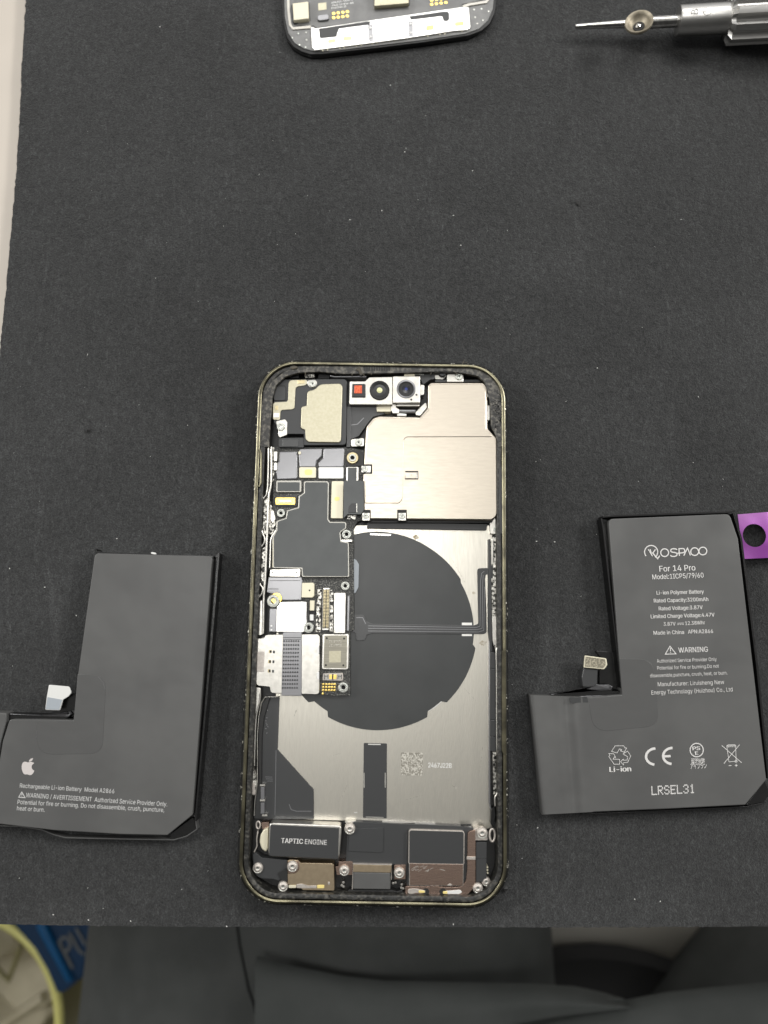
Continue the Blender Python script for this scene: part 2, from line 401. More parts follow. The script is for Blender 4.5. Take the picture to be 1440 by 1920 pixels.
def ring(name, prof, mats, mis, parent):
    bm = bmesh.new(); rings = [[bm.verts.new(p+Vector((0, 0, z*.001))) for p in rr_path(d*.001)] for d, z in prof]; n = len(rings[0])
    for k in range(len(rings)-1):
        for i in range(n):
            j = (i+1) % n; bm.faces.new([rings[k][i], rings[k][j], rings[k+1][j], rings[k+1][i]]).material_index = mis[k]
    return link(name, bm, mats, parent, 40)
ring('frame', [(.5, .2), (.12, .6), (0, 1.4), (0, 5.6), (.1, 6.2), (.35, 6.6), (.75, 6.8), (1.0, 6.9), (1.4, 6.9), (1.6, 6.75), (1.7, 5.6)], [m_rim, m_lip], [0, 0, 0, 0, 0, 0, 1, 1, 1, 1], phone)
ring('gasket', [(1.68, 5.7), (1.8, 6.15), (2.7, 6.2), (2.95, 6.05), (3.05, 5.6), (3.1, 1.0)], [m_gasket], [0]*5, phone)
bm = bmesh.new(); prism(bm, [p+Vector((0, 0, .0009)) for p in rr_path(.0006)], 0.00002, 0); link('back_glass', bm, m_black, phone)
bm = bmesh.new(); prism(bm, [p+Vector((0, 0, .0013)) for p in rr_path(.0028)], .0009, 0); link('inner_tray', bm, m_black, phone)

z1 = Z(470, 670, 5.76); z2 = Z(710, 670, 5.76); z3 = Z(470, 830, 5.76); z4 = Z(710, 830, 5.76); z5 = Z(470, 990, 5.76); z6 = Z(470, 1150, 5.76)
z7 = Z(840, 980, 7.383); z8 = Z(455, 1290, 7.111); z9 = Z(440, 1500, 5.538); z10 = Z(700, 1500, 5.538); zA = Z(460, 660, 2.88); zB = Z(460, 980, 2.88); zC = Z(460, 1280, 2.88)
# screw prototypes, one mesh each, copied for every repeat
def proto(name, prof, mats, mis, n=24, flute=0):
    bm = bmesh.new(); lathe(bm, prof, Vector((0, 0, 0)), n=n, mis=mis)
    bmesh.ops.recalc_face_normals(bm, faces=bm.faces); me = bpy.data.meshes.new(name); bm.to_mesh(me); bm.free()
    for m in mats: me.materials.append(m)
    me.polygons.foreach_set('use_smooth', [True]*len(me.polygons))
    try: me.set_sharp_from_angle(angle=math.radians(40))
    except Exception: pass
    return me
me_stand = proto('standoff', [(1, -1.2), (1, 0), (.92, .12), (.62, .14), (.56, .02), (.40, 0), (.36, -.25), (0, -.6)], [m_screw, m_hole], [0, 0, 0, 0, 0, 1, 1])
me_dome = proto('screw', [(1.05, -1.2), (1.05, -.1), (.98, .03), (.86, .06), (.8, .02), (.72, .1), (.40, .13), (.30, .06), (.16, .03), (0, .05)], [m_pearl, m_screw], [0, 0, 0, 1, 0, 0, 0, 1, 1])
me_flat = proto('screw', [(1, -1), (1, 0), (.9, .15), (.5, .18), (.42, .05), (.24, .03), (.18, -.1), (0, -.15)], [m_screw, m_hole], [0, 0, 0, 0, 0, 1, 1])
me_brass = proto('standoff', [(1, -1.2), (1, 0), (.9, .12), (.66, .12), (.6, .3), (.35, .3), (.3, 0), (0, -.2)], [m_brass, m_screw, m_hole], [0, 0, 0, 1, 1, 2, 2])
def screw(me, px, py, r, z, parent, name=None):
    o = bpy.data.objects.new(name or me.name.split('.')[0], me); COL.objects.link(o); o.parent = parent
    c = P(px, py, z*.001); s = (P(px+r, py, z*.001)-c).length
    o.location = c-base_of(parent); o.scale = (s, s, s); o.rotation_euler = (0, 0, random.uniform(0, 6)); return o

# --- rear plate, coil, flex
plate = slab('back_plate', [(520, 985), (925, 985), (917.5, 1060), (918, 1480), (919, 1540), (924, 1552), (905, 1556), (875, 1549), (815, 1548.5), (810, 1544), (588, 1537), (517, 1534), (517, 1300)], 1.7, 1.3, m_plate, phone, 2)
cx, cy = 708, 1183
def ang(px, py): return math.atan2(py-cy, px-cx)
disc = []
for i in range(181):
    a = -math.pi/2+2*math.pi*i/180
    r = 186.3; d = math.degrees(a) % 360
    if 300 < d or d < 9.2: r = 183.5 if d > 300 and d < 330 else 180.5
    if 47.5 < d < 58.5: r = 177.5
    if 121.5 < d < 132.5: r = 177.5
    if 270 <= d <= 300: r = 186.3-(d-270)/30*2.4
    disc.append((cx+r*math.cos(a), cy+r*math.sin(a)))
coil = slab('wireless_coil', disc[:-1], 2.05, 1.68, m_disc, phone, 0, .00006)
slabs('coil_slit', [([(694, 1000), (733, 1001.5), (733, 1004.5), (694, 1003)], 2.08, 1.9)], m_bright, coil)
slabs('coil_slit', [(rect(866, 1167.5, 885, 1172.2), 2.08, 1.9)], m_bright, coil)
slabs('coil_slit', [(rect(866, 1188.8, 885, 1192.6), 2.08, 1.9)], m_bright, coil)
slabs('coil_slit', [(strip_pts([(585.5, 1309), (597, 1320), (609, 1329)], 2.2), 1.76, 1.5)], m_bright, coil)
slabs('coil_slit', [(strip_pts([(803, 1333), (816, 1325), (829, 1314)], 2.2), 1.76, 1.5)], m_bright, coil)
flexp = [(661, 1153, 2), (682, 1153, 3), (687, 1165, 4), (699, 1170, 4), (888, 1172.6, 0), (897, 1169.5, 3), (895, 1073, 0), (895.5, 1066, 5), (904, 1065, 3), (917, 1065, 0), (917, 1076, 0), (911, 1077, 3), (909.5, 1086, 3), (912, 1140, 0), (912.6, 1186, 5), (907, 1189, 5), (800, 1188.2, 0), (700, 1187, 3), (688, 1190, 4), (684, 1200, 3), (668, 1201.5, 3), (667, 1187, 2), (661, 1184, 0)]
fl = slab('flex_cable', flexp, 2.35, 2.02, m_flexd, phone, 0, .00006)
strokes('trace', [([(690, 1173.5), (893, 1176.5), (900, 1174), (901, 1090), (903, 1075), (908, 1071)], .9, False), ([(690, 1178), (895, 1180.5), (904, 1178), (905, 1095), (906, 1078)], .9, False), ([(690, 1183), (897, 1185), (907, 1182), (908.5, 1100)], .8, False), ([(668, 1158), (680, 1158), (686, 1170)], .8, False)], 2.37, m_flex, fl)
slab('adhesive_tab', [(660, 1046), (668, 1050, 3), (673, 1058, 5), (672, 1101, 5), (667, 1111, 4), (659, 1115)], 2.5, 2.06, m_bluegrey, phone, 0)
# slot in the plate
sl = slab('plate_slot', [(682, 1393), (725.5, 1394), (725, 1534.5), (680.5, 1533.5)], 1.86, 1.6, m_dark, phone, 1.5, .00005)
slabs('slot_edge', [([(690, 1394.5), (714, 1395), (714, 1397), (690, 1396.5)], 1.9, 1.7)], m_bright, sl)
slabs('slot_edge', [([(686, 1531), (719, 1532), (719, 1533.6), (686, 1532.6)], 1.9, 1.7)], m_silver, sl)
for xx in (681.8, 721.4): slabs('slot_edge', [(rect(xx, 1449, xx+1.8, 1477), 1.9, 1.7)], m_silver, sl)
slabs('etched_patch', [([(752, 1411), (792.6, 1411.5), (792.4, 1454), (751.6, 1453.5)], 1.73, 1.7)], m_etch, plate)
text('2467J22B', (803, 1438.8), (846.5, 1440), 8.6, 1.74, m_white, plate, .02)
slabs('etched_mark', [(rect(664, 1522.5, 670, 1524.5), 1.74, 1.7)], m_bright, plate)
scratches([([(848, 1473), (856, 1478)], 1.0, False), ([(556, 1331), (551, 1344)], 1.4, False), ([(640, 1498), (651, 1471)], .5, False), ([(870, 1290), (896, 1318)], .5, False), ([(610, 1420), (640, 1412)], .5, False), ([(905, 1400), (899, 1452)], .5, False), ([(760, 1500), (792, 1491)], .5, False), ([(846, 1046), (872, 1092)], .5, False)], 1.73, m_etch, plate)
m_stain = M('brown_stain', (.30, .25, .17), .5, .7, col2=(.54, .51, .44), nscale=700, lo=.4, hi=.62)
for sx, sy, sr in ((779, 1007, 7), (906, 1206, 8), (888, 1112, 4)):
    slab('stain', [(sx+sr*random.uniform(.5, 1.1)*math.cos(a), sy+sr*random.uniform(.35, .8)*math.sin(a)) for a in [k*math.pi/7 for k in range(14)]], 1.715, 1.69, m_stain, plate, 3, 0)
# left black flex film
film = slab('side_film', [(496, 1305, 4), (524, 1305.5), (520.4, 1405), (588, 1480, 3), (588.5, 1536), (517, 1536), (477, 1535, 3), (475, 1528), (476, 1505), (481, 1468), (481, 1416), (483, 1346)], 2.1, 1.7, m_flexd, phone, 0)
strip('film_ridge', [(522, 1306.5), (497, 1307), (490, 1318), (485, 1345), (482.5, 1380), (482.5, 1468), (477.5, 1505), (476.5, 1530)], 1.6, 3.4, 1.8, m_silver, phone)
slab('ridge_wall', [(499, 1308), (506, 1308), (495, 1345), (491, 1380), (490, 1470), (487, 1470), (484, 1420), (486, 1345)], 3.2, 1.8, m_black, phone, 1)
for y0, y1 in ((1475.5, 1499), (1505, 1526)): slab('clip', rect(488.5, y0, 495.5, y1), 3.4, 1.9, m_flex, phone, 1)
for x, y in ((490, 1472.5), (490, 1501), (494, 1529)): slab('clip_end', rect(x-3, y-1.6, x+7, y+1.8), 3.5, 1.9, m_silver, phone, .5)
bm = bmesh.new()
for p in z8((330, 298), (322, 400), (308, 440), (320, 495), (305, 545), (320, 603), (310, 470), (335, 520)):
    lathe(bm, [(.00022, 0), (.00016, .00012), (0, .00016)], P(*p, .0021), n=8)
link('film_bump', bm, m_flex, film)
strokes('film_crease', [(z8((445, 830), (440, 1200), (430, 1690)), 1, False), (z8((300, 1185), (395, 1188)), .9, False), (z8((310, 1212), (400, 1214)), .9, False), (z8((330, 1240), (400, 1241)), .9, False), ([(542, 1508), (546, 1518), (556, 1521), (584, 1521)], 1.2, False)], 2.13, m_flex, film)

# --- camera shield
cs = slab('camera_shield', zA((1000, 165, 14), (1290, 165, 14), (1308, 195, 4), (1308, 412, 6), (1358, 465, 8), (1361, 880, 14), (1335, 908, 12), (640, 902, 3), (636, 690), (650, 440), (655, 400, 8), (690, 356, 8), (725, 347, 4), (942, 352, 3), (985, 300, 4), (987, 180, 6)), 5.75, 1.75, m_shield, phone, 0, .00035, 3)
slab('shield_lid', zA((1004, 174, 12), (1284, 174, 12), (1298, 200, 4), (1298, 414, 6), (1340, 458, 3), (868, 459, 8), (856, 475, 4), (849, 795, 10), (832, 817, 8), (645, 817), (645, 690), (657, 445), (662, 405, 8), (694, 364, 8), (728, 355, 4), (946, 360, 3), (994, 306, 4), (996, 184, 6)), 5.92, 5.7, m_shield, cs, 0, .00016, 3)
for px, py, bx in ((645, 632, 1), (651, 886, 0), (846, 886, 0)):
    q = zA((px, py))[0]
    slab('shield_slot', rect(q[0]-9, q[1]-12, q[0]+9, q[1]+8) if not bx else rect(q[0]-3, q[1]-9, q[0]+14, q[1]+9), 5.99, 5.6, m_hole, cs, 1)
    slab('clip', rect(q[0]-6.5, q[1]-6, q[0]+7, q[1]+8.5) if not bx else rect(q[0]-6, q[1]-6, q[0]+11, q[1]+6.5), 6.15, 5.7, m_silver, cs, 1)
    screw(me_flat, q[0], q[1], 6, 6.25, cs)
slab('shield_slot', z4((288, 305), (428, 305), (428, 395), (283, 395)), 6.0, 5.6, m_hole, cs, 0)
slab('clip', z4((286, 320), (405, 320), (405, 385), (375, 388), (330, 386), (286, 386)), 6.12, 5.7, m_shield, cs, 0)
slab('clip', z4((408, 318), (420, 318), (420, 388), (408, 388)), 6.06, 5.7, m_silver, cs, 0)
bm = bmesh.new(); q = z4((355, 353))[0]; lathe(bm, [(.00032, 0), (.00026, .00008), (.0002, 0), (0, -.00005)], P(*q, .00612), n=16); link('dimple', bm, m_screw, cs)
for pts in (((1150, 380), (1185, 380), (1185, 430), (1150, 430)), ((1165, 518), (1200, 518), (1200, 680), (1165, 680))):
    slab('side_spring', z2(*pts), 5.2, 2, m_silver, phone, 1)
slab('foam_and_shade_bar', z4((-120, 858), (1175, 878), (1165, 945), (-130, 925)), 2.6, 1.7, m_dark, phone, 2)
slab('foam_and_shade_bar', zA((665, 905), (1340, 912), (1330, 922), (665, 922)), 3.6, 1.7, m_black, phone, 1)  # black bar put in for the shadow line below the shield
slab('corner_bracket', z4((1200, 870), (1265, 800), (1300, 795), (1300, 985), (1205, 985)), 3.2, 1.7, m_silver, phone, 2)
screw(me_flat, 929, 992, 4.5, 3.5, phone)
# right wall behind the shield
strip('side_rail', z4((1285, 280), (1287, 720), (1305, 770), (1305, 990)), 2.2, 5.9, 1.3, m_silver, phone)
slab('spring_strip', z4((1232, 310), (1258, 310), (1262, 770), (1232, 790)), 5.4, 2, m_silver, cs, 1)
# top parts right of the camera
slab('antenna_block', z2((480, 150), (605, 150), (605, 235), (560, 240), (520, 265), (480, 300), (455, 240), (455, 190)), 4.6, 1.3, m_dark, phone, 3)
slab('antenna_bracket', z2((605, 150), (735, 150), (735, 200), (690, 240), (605, 235)), 4.2, 1.3, m_silver, phone, 4)
bm = bmesh.new(); q = z2((690, 165))[0]; lathe(bm, [(.00115, -.003), (.00115, 0), (.001, .0002), (0, .00025)], P(*q, .0052), n=24); link('rubber_plug', bm, m_dark, phone, 40)
slab('antenna_bracket', z2((738, 185, 4), (830, 170, 6), (880, 160, 6), (915, 185, 6), (915, 265), (738, 265)), 4.9, 1.3, m_silver, phone, 2)
screw(me_flat, *z2((868, 203))[0], 7.2, 5.1, phone)
slab('antenna_block', z2((920, 240), (1090, 240), (1110, 268), (920, 268)), 4.0, 1.3, m_dark, phone, 2)
slab('antenna_block', z2((610, 238), (740, 240), (740, 270), (610, 268)), 4.0, 1.3, m_dark, phone, 0)
bm = bmesh.new()
for i in range(7): prism(bm, [P(*p, .0048) for p in z2((395+i*14, 170), (402+i*14, 170), (402+i*14, 190), (395+i*14, 190))], .003, 0)
link('contact_comb', bm, m_screw, phone)
# glue and worms of residue on the ledge
def worms(name, x0, y0, x1, y1, n, mat, r=.00016, zz=.0062):
    bm = bmesh.new()
    for i in range(n):
        p = P(random.uniform(x0, x1), random.uniform(y0, y1), zz); a = random.uniform(0, 6.3); pth = [p]
        for j in range(random.randint(4, 8)):
            a += random.uniform(-.9, .9); p = p+Vector((math.cos(a), math.sin(a), 0))*.00032; pth.append(p.copy())
        tube(bm, pth, r, 6)
    o = link(name, bm, mat, phone, 60); o['kind'] = 'stuff'; return o
worms('glue_residue', 929, 742, 943, 800, 34, m_gasket, .0002)
worms('glue_residue', 560, 686, 880, 694, 40, m_glue, .00015, .00615)
worms('glue_residue', 545, 1688, 880, 1694, 20, m_gasket, .00016, .0062)
slab('glue_residue', z1((430, 95), (470, 88), (520, 105), (480, 125), (430, 125)), 6.7, 6.1, m_glue, phone, 2)
slab('glue_residue', z2((900, 95), (960, 80), (1020, 92), (980, 110), (910, 108)), 6.7, 6.1, m_glue, phone, 2)
slab('glue_residue', z1((1130, 130), (1180, 90), (1200, 150), (1210, 185), (1185, 200), (1165, 150)), 6.6, 6.1, m_glue, phone, 1)
bm = bmesh.new()
for i in range(11):
    x = 682+i*4.7; prism(bm, [P(a, b, .0064) for a, b in rect(x, 686, x+2.2+random.uniform(0, .8), 695)], .0058, 0)
link('speaker_grille', bm, m_hole, phone)

m_ledge = M('dirty_ledge', (.020, .019, .017), .40, col2=(.13, .12, .10), nscale=1000, lo=.46, hi=.66, bump=.9, bscale=1100, detail=4)
slab('gasket_ledge', [(486, 838), (487, 775), (494, 742), (510, 714), (536, 695), (570, 686), (720, 682.5), (720, 700), (640, 701), (600, 697), (560, 699), (535, 706), (518, 722), (511, 745), (507, 790), (505, 838)], 6.28, 5.2, m_ledge, phone, 0, .0001)
slab('gasket_ledge', [(720, 682.5), (860, 685), (893, 689), (918, 700), (935, 722), (944, 752), (946, 838), (934, 838), (929, 815), (920.5, 800), (919, 760), (916, 738), (908, 716), (896, 705), (870, 700), (840, 696), (790, 698), (720, 700)], 6.28, 5.2, m_ledge, phone, 0, .0001)
# --- front camera
fc = slab('front_camera', [(656, 715, 2), (684, 715, 2), (692.6, 707.5, 2), (736, 706.5), (736, 758.5), (655.5, 758.5, 2)], 5.6, 1.5, m_silver, phone, 0, .00012)
dp = slab('dot_projector', [(660.5, 719.5), (685.5, 719.5), (685.5, 745), (659.5, 745)], 5.95, 5.5, m_black, fc, 2, .00025, 3)
slab('projector_window', [(664.3, 722.5), (678.8, 722.5), (678.8, 737.5), (664, 737.5)], 6.02, 5.8, m_red, dp, 1, .0001)
bm = bmesh.new(); mpp = .000148
lathe(bm, [(19.2*mpp, -.001), (19.2*mpp, .0003), (18*mpp, .0005), (16.5*mpp, .0005), (12*mpp, 0.0001), (9.5*mpp, .0002), (6*mpp, .0003), (5.4*mpp, .0003), (4*mpp, .00045), (0, .0006)], P(711.7, 732.3, .0056), n=40, mis=[0, 0, 0, 0, 1, 1, 1, 2, 2])
link('infrared_lens', bm, [m_hole, m_dark, m_yel], fc, 40)
fc2 = slab('camera_module', [(737.3, 705.5), (787.5, 705.5), (787.5, 755), (737, 755.5)], 5.9, 1.5, m_silver, fc, 1.2, .00015)
bm = bmesh.new()
lathe(bm, [(18.6*mpp, -.001), (18.6*mpp, .00005), (18*mpp, .00012), (15.2*mpp, .00012), (14.8*mpp, .0003), (13.6*mpp, .0003), (13*mpp, .0001), (8*mpp, 0), (7.8*mpp, .00005), (3*mpp, .0001), (0, .00012)], P(761.5, 729.5, .0059), n=40, mis=[0, 0, 0, 1, 1, 2, 2, 3, 3, 4])
link('camera_lens', bm, [m_flex, m_black, m_hole, m_glass, m_glint], fc2, 40)
for x, y in z2((408, 405), (352, 457)):
    bm = bmesh.new(); lathe(bm, [(.0003, 0), (.0002, .00003), (0, .00003)], P(x, y, .0059), n=12); link('dimple', bm, m_hole, fc2)
slab('module_tab', z2((448, 295), (490, 295), (490, 405), (448, 410)), 4.8, 1.5, m_silver, fc2, 3)
slab('module_tab', z2((275, 180), (390, 180), (390, 200), (275, 200)), 5.2, 1.5, m_cream, fc2, 1)
slab('module_skirt', z2((185, 505), (440, 505), (440, 530), (185, 532)), 4.6, 1.5, m_silver, fc2, 3, .0003, 3)
bm = bmesh.new(); tube(bm, [P(748, 771, .0035), P(763, 771.5, .0035), P(779, 771.5, .0035)], .0006, 14); link('rolled_flex', bm, m_flex, fc, 60)
slab('mount_bracket', z2((135, 505), (185, 505), (190, 540), (220, 560), (220, 605), (150, 605), (135, 560)), 4.2, 1.5, m_silver, phone, 2)
slab('mount_bracket', z2((400, 590), (470, 520), (510, 480), (525, 540), (450, 630), (400, 625)), 3.8, 1.5, m_silver, phone, 3)
slab('mount_bracket', z2((200, 600), (300, 610), (300, 632), (200, 632)), 3.8, 1.5, m_white, phone, 1)
slab('connector', zA((708, 294), (786, 292), (786, 322), (710, 322)), 4.2, 1.5, m_cream, phone, 2)
slab('camera_flex', zA((552, 295), (710, 292), (712, 325), (770, 330), (690, 350), (665, 380), (612, 455), (545, 480), (540, 300)), 3.4, 1.5, m_flexd, phone, 6)
strokes('trace', [(zA((565, 300), (565, 395), (605, 390), (640, 355)), 1.2, False)], 3.45, m_flex, phone)

# --- earpiece speaker
es = slab('earpiece_speaker', z1((250, 305, 12), (330, 238, 20), (1040, 232, 8), (1028, 946, 6), (575, 948), (572, 828), (330, 828), (250, 700)), 4.7, 1.3, m_dark, phone, 0, .00012)
slab('speaker_plate', z1((745, 288, 20), (965, 280, 25), (992, 310, 15), (975, 900, 20), (958, 922, 10), (622, 917, 15), (593, 888, 6), (588, 786, 3), (540, 770, 8), (546, 530, 6), (604, 520, 3), (610, 360, 12), (690, 350, 20)), 5.1, 4.6, m_champ, es, 0, .00022, 3)
slab('contact_strip', z1((410, 245, 8), (612, 240, 4), (606, 300, 8), (500, 318, 14), (484, 335, 8), (473, 548, 8), (455, 562, 8), (335, 570, 8), (320, 592, 6), (317, 680, 4), (238, 673, 4), (241, 500, 8), (262, 484, 6), (393, 478, 8), (404, 455)), 4.95, 4.6, m_champ, es, 0, .0001)
slab('gold_pad', z1((505, 245), (585, 245), (585, 283), (505, 288)), 5.0, 4.7, m_brass, es, 1)
slab('gold_pad', z1((260, 520), (298, 520), (298, 570), (260, 570)), 5.0, 4.7, m_brass, es, 1)
slab('gold_pad', z1((245, 600), (310, 600), (308, 650), (243, 650)), 5.0, 4.7, m_bright, es, 1)
slab('microphone_cap', z1((248, 300), (388, 300), (388, 470), (248, 470)), 4.85, 4.3, m_black, es, 5)
slab('microphone_pad', z1((250, 316), (372, 316), (372, 466), (250, 466)), 4.95, 4.5, m_dark, es, 4)
slab('mount_bracket', z1((270, 690), (370, 668), (395, 700), (392, 800), (395, 835), (310, 868), (295, 830), (300, 800)), 4.9, 1.5, m_silver, es, 3)
screw(me_stand, *z1((325, 750))[0], 7.5, 5.1, es)
slab('mount_bracket', z1((610, 250), (700, 240), (720, 280), (700, 325), (640, 330), (612, 290)), 5.0, 4.4, m_silver, es, 6)
screw(me_flat, *z1((668, 285))[0], 7, 5.2, es)
slab('spring_clip', z1((590, 165), (690, 160), (690, 215), (590, 225)), 4.6, 1.3, m_scrap, phone, 2)
slab('speaker_flex', z1((300, 870), (575, 868), (575, 975), (300, 970)), 4.4, 1.3, m_dark, phone, 3)
slab('flex_stiffener', z1((345, 885), (515, 885), (515, 965), (345, 965)), 4.5, 4.3, m_flexd, phone, 2)
strip('top_bar', z1((855, 195), (900, 208), (1250, 208)), 2.4, 5.2, 1.3, m_flex, phone)
for pts in (((415, 165), (520, 165), (520, 225), (415, 225)), ((730, 155), (850, 155), (850, 230), (730, 230))): slab('foam_block', z1(*pts), 4.2, 1.3, m_hole, phone, 2)
strip('edge_film', z1((1062, 545), (1058, 970)), 8, 4.0, 1.3, m_flexd, phone)
slab('mount_bracket', z1((1085, 885), (1225, 870), (1225, 960), (1085, 965)), 4.3, 1.5, m_silver, phone, 3)
screw(me_flat, *z1((1165, 917))[0], 7, 4.5, phone)

# --- logic board
lb = slab('logic_board', [(505, 838), (655, 838), (684, 845, 4), (684, 975, 2), (671, 978), (663, 990), (664, 1180), (657, 1184), (656.5, 1304.5, 3), (622, 1305, 3), (618, 1301.5, 3), (613, 1304, 3), (600, 1300), (600, 1188), (505, 1186), (505, 1060), (512, 990), (512, 850)], 3.4, 1.8, m_pcb, phone, 0)
lsp = [(572.4, 902), (614, 902), (616.7, 905.5), (615.8, 974), (619.3, 978.4), (647, 978.4), (649.7, 982), (648.8, 991.5), (640, 996.7), (638.4, 1000), (640, 1014.3), (654, 1016.5), (655, 1082), (566, 1082), (565, 1066.5), (511, 1065.2), (510.5, 1005.6), (517.5, 993.5), (518.5, 976.7), (536, 970.6), (538.4, 956.7), (559, 951), (560, 930), (569.8, 923.8), (569.8, 904.7)]
sh = slab('processor_shield', [(p[0], p[1], 2.5) for p in lsp], 4.6, 3.3, m_dimsil, lb, 0, .0001)
ip = [(573.6, 904.2), (613, 904.2), (614.6, 906.5), (613.8, 975), (618.3, 980.3), (646, 980.3), (647.6, 983), (647, 990.2), (638.6, 995.4), (636.4, 1000), (638, 1016), (652.3, 1018.6), (652.6, 1080.4), (568.2, 1080), (567, 1064), (513.5, 1063.2), (513.4, 1006.2), (519.8, 994.5), (520.6, 978.2), (537.4, 972.4), (540, 958.4), (561, 952.6), (562, 931.6), (571.6, 925), (571.6, 906.7)]
slab('graphite_tape', [(p[0], p[1], 2) for p in ip], 4.66, 4.5, m_shieldfilm, sh, 0, .00003)
slab('ribbon_flex', z3((308, 95), (505, 92), (506, 380), (495, 395), (278, 402), (270, 330), (300, 210)), 4.0, 3.0, m_flex, lb, 3, .0004, 3)
slab('ribbon_flex', z3((530, 65), (770, 60), (765, 150), (715, 200), (703, 265), (525, 267), (514, 100)), 4.1, 3.0, m_flex, lb, 3, .0003, 3)
slab('ribbon_flex', z3((785, 60), (1015, 55), (1005, 265), (733, 267), (730, 215), (780, 160)), 4.1, 3.0, m_flex, lb, 3, .0003, 3)
slab('connector_cap', z3((525, 264), (706, 264), (704, 380), (525, 380)), 4.3, 3.2, m_cream, lb, 2.5)
slab('yellow_blot', z3((580, 290), (665, 285), (665, 350), (585, 350)), 4.32, 4.2, m_blot, lb, 5, 0)
slab('connector_cap', z3((733, 264), (1003, 264), (1002, 387), (733, 387)), 4.3, 3.2, m_white, lb, 2.5)
slab('yellow_blot', z3((515, 95), (545, 95), (540, 128), (515, 125)), 4.4, 4.0, m_cream, lb, 1)
slab('board_block', z3((1028, 85), (1190, 85), (1220, 130), (1222, 252), (1028, 255)), 3.9, 3.2, m_black, lb, 4)
screw(me_brass, *z3((1100, 165))[0], 11.5, 4.3, lb)
slab('chip_frame', z3((1035, 262), (1165, 262), (1165, 412), (1030, 412)), 4.1, 3.2, m_silver, lb, 2.5)
slab('chip', z3((1050, 268), (1146, 268), (1143, 420), (1048, 420)), 4.16, 4, m_shieldfilm, lb, .5, .00003)
slab('chip_frame', z3((275, 408), (548, 408), (548, 535), (272, 535)), 4.1, 3.2, m_dimsil, lb, 3)
slab('chip', z3((291, 427), (530, 427), (528, 523), (290, 523)), 4.2, 4, m_shieldfilm, lb, 1, .00003)
slab('socket_base', z3((265, 570), (500, 570), (500, 690), (265, 690)), 3.8, 3.2, m_dark, lb, 4)
slab('gold_socket', z3((270, 592), (482, 592), (480, 670), (270, 670)), 4.2, 3.3, m_gold, lb, 1.5)
slab('socket_insert', z3((302, 606), (448, 606), (448, 656), (302, 656)), 4.3, 4, m_brass, lb, 1)
slab('socket_slot', z3((315, 622), (436, 622), (436, 642), (315, 642)), 4.4, 4.2, m_silver, lb, .5)
screw(me_stand, *z3((327, 760))[0], 8, 4.2, lb)
slab('connector_cap', z3((876, 415), (1002, 415), (997, 818), (866, 816)), 4.7, 3.2, m_cream, lb, 2)
slab('yellow_blot', z3((905, 585), (960, 585), (960, 625), (905, 630)), 4.73, 4.6, m_blot, lb, 4, 0)
slab('bridge_flex', z3((1004, 414), (1222, 410), (1222, 730, 3), (1195, 775, 4), (1050, 772), (1020, 800), (1002, 815)), 6.2, 5.95, m_shieldfilm, phone, 2)
slab('bridge_chip', z3((1058, 690, 6), (1090, 655, 4), (1150, 655), (1150, 756), (1052, 756)), 6.3, 6.1, m_dark, phone, 1)
slab('bridge_edge', z3((1142, 655), (1150, 655), (1150, 756), (1142, 756)), 6.34, 6.2, m_silver, phone, 0)
slab('solder_field', z3((1050, 780), (1155, 780), (1130, 830), (1040, 830)), 3.9, 3.2, m_scrap, lb, 2)
screw(me_stand, 649.7, 1001.8, 9, 4.3, lb)
screw(me_stand, 647.4, 1098.5, 8.5, 4.2, lb)
slab('socket_base', z5((975, 125), (1095, 125), (1095, 150), (980, 150)), 4.4, 3.3, m_silver, lb, 1)
br = slab('bracket_plate', z5((215, 447), (538, 440), (534, 528), (205, 525)), 4.9, 3.2, m_silver, lb, 2.5)
for x, y in z5((238, 478), (497, 480)):
    bm = bmesh.new(); lathe(bm, [(.0002, 0), (.00014, .00004), (0, .00002)], P(x, y, .0049), n=10); link('pinhole', bm, m_hole, br)
slab('ribbon_flex', z5((190, 527), (545, 527), (560, 580), (550, 780), (335, 782), (300, 720), (170, 700)), 4.4, 3, m_flex, lb, 2, .0004, 3)
strokes('trace', [(z5((205, 568), (535, 568)), 1, False), (z5((190, 655), (300, 655)), .8, False), (z5((190, 668), (300, 668)), .8, False), (z5((185, 690), (320, 692)), .8, False)], 4.43, m_dark, lb)
cap = slab('connector_cap', z5((555, 592), (672, 590, 3), (687, 605, 3), (685, 735, 3), (665, 752, 3), (548, 750)), 4.8, 3.2, m_cream, lb, 0)
bm = bmesh.new(); lathe(bm, [(.00025, 0), (.00016, .00004), (0, .00002)], P(*z5((636, 673))[0], .0048), n=10); link('pinhole', bm, m_hole, cap)
slab('ground_ring', circ(518, 1122, 10.5), 4.9, 3.2, m_gold, lb, 0)
screw(me_stand, 512.3, 1127, 12.2, 5.2, lb).data = me_stand
slab('foil_card', z5((283, 800), (560, 796), (603, 800), (610, 1115), (560, 1122), (275, 1120)), 4.6, 3.2, m_bright, lb, 1)
strokes('card_line', [(z5((605, 800), (600, 1000), (595, 1060)), 1, False), (z5((624, 795), (620, 1050)), 1, False)], 4.63, m_dark, lb)
slab('sensor_strip', z5((205, 870), (280, 870), (275, 1120), (198, 1120)), 4.2, 3.2, m_flex, lb, 1)
for y in (1258-1, 1302-1):
    q = z5((224, y-200))[0]; slab('pad', rect(q[0]-1.6, q[1]-1.6, q[0]+1.6, q[1]+1.6), 4.3, 4, m_white, lb, .6, 0)
slab('spring_contact', z5((640, 783), (690, 783), (685, 893), (638, 893)), 4.2, 3.2, m_cream, lb, 1)
slab('spring_contact', z6((638, 12), (678, 12), (678, 78), (638, 78)), 4.2, 3.2, m_white, lb, 1)
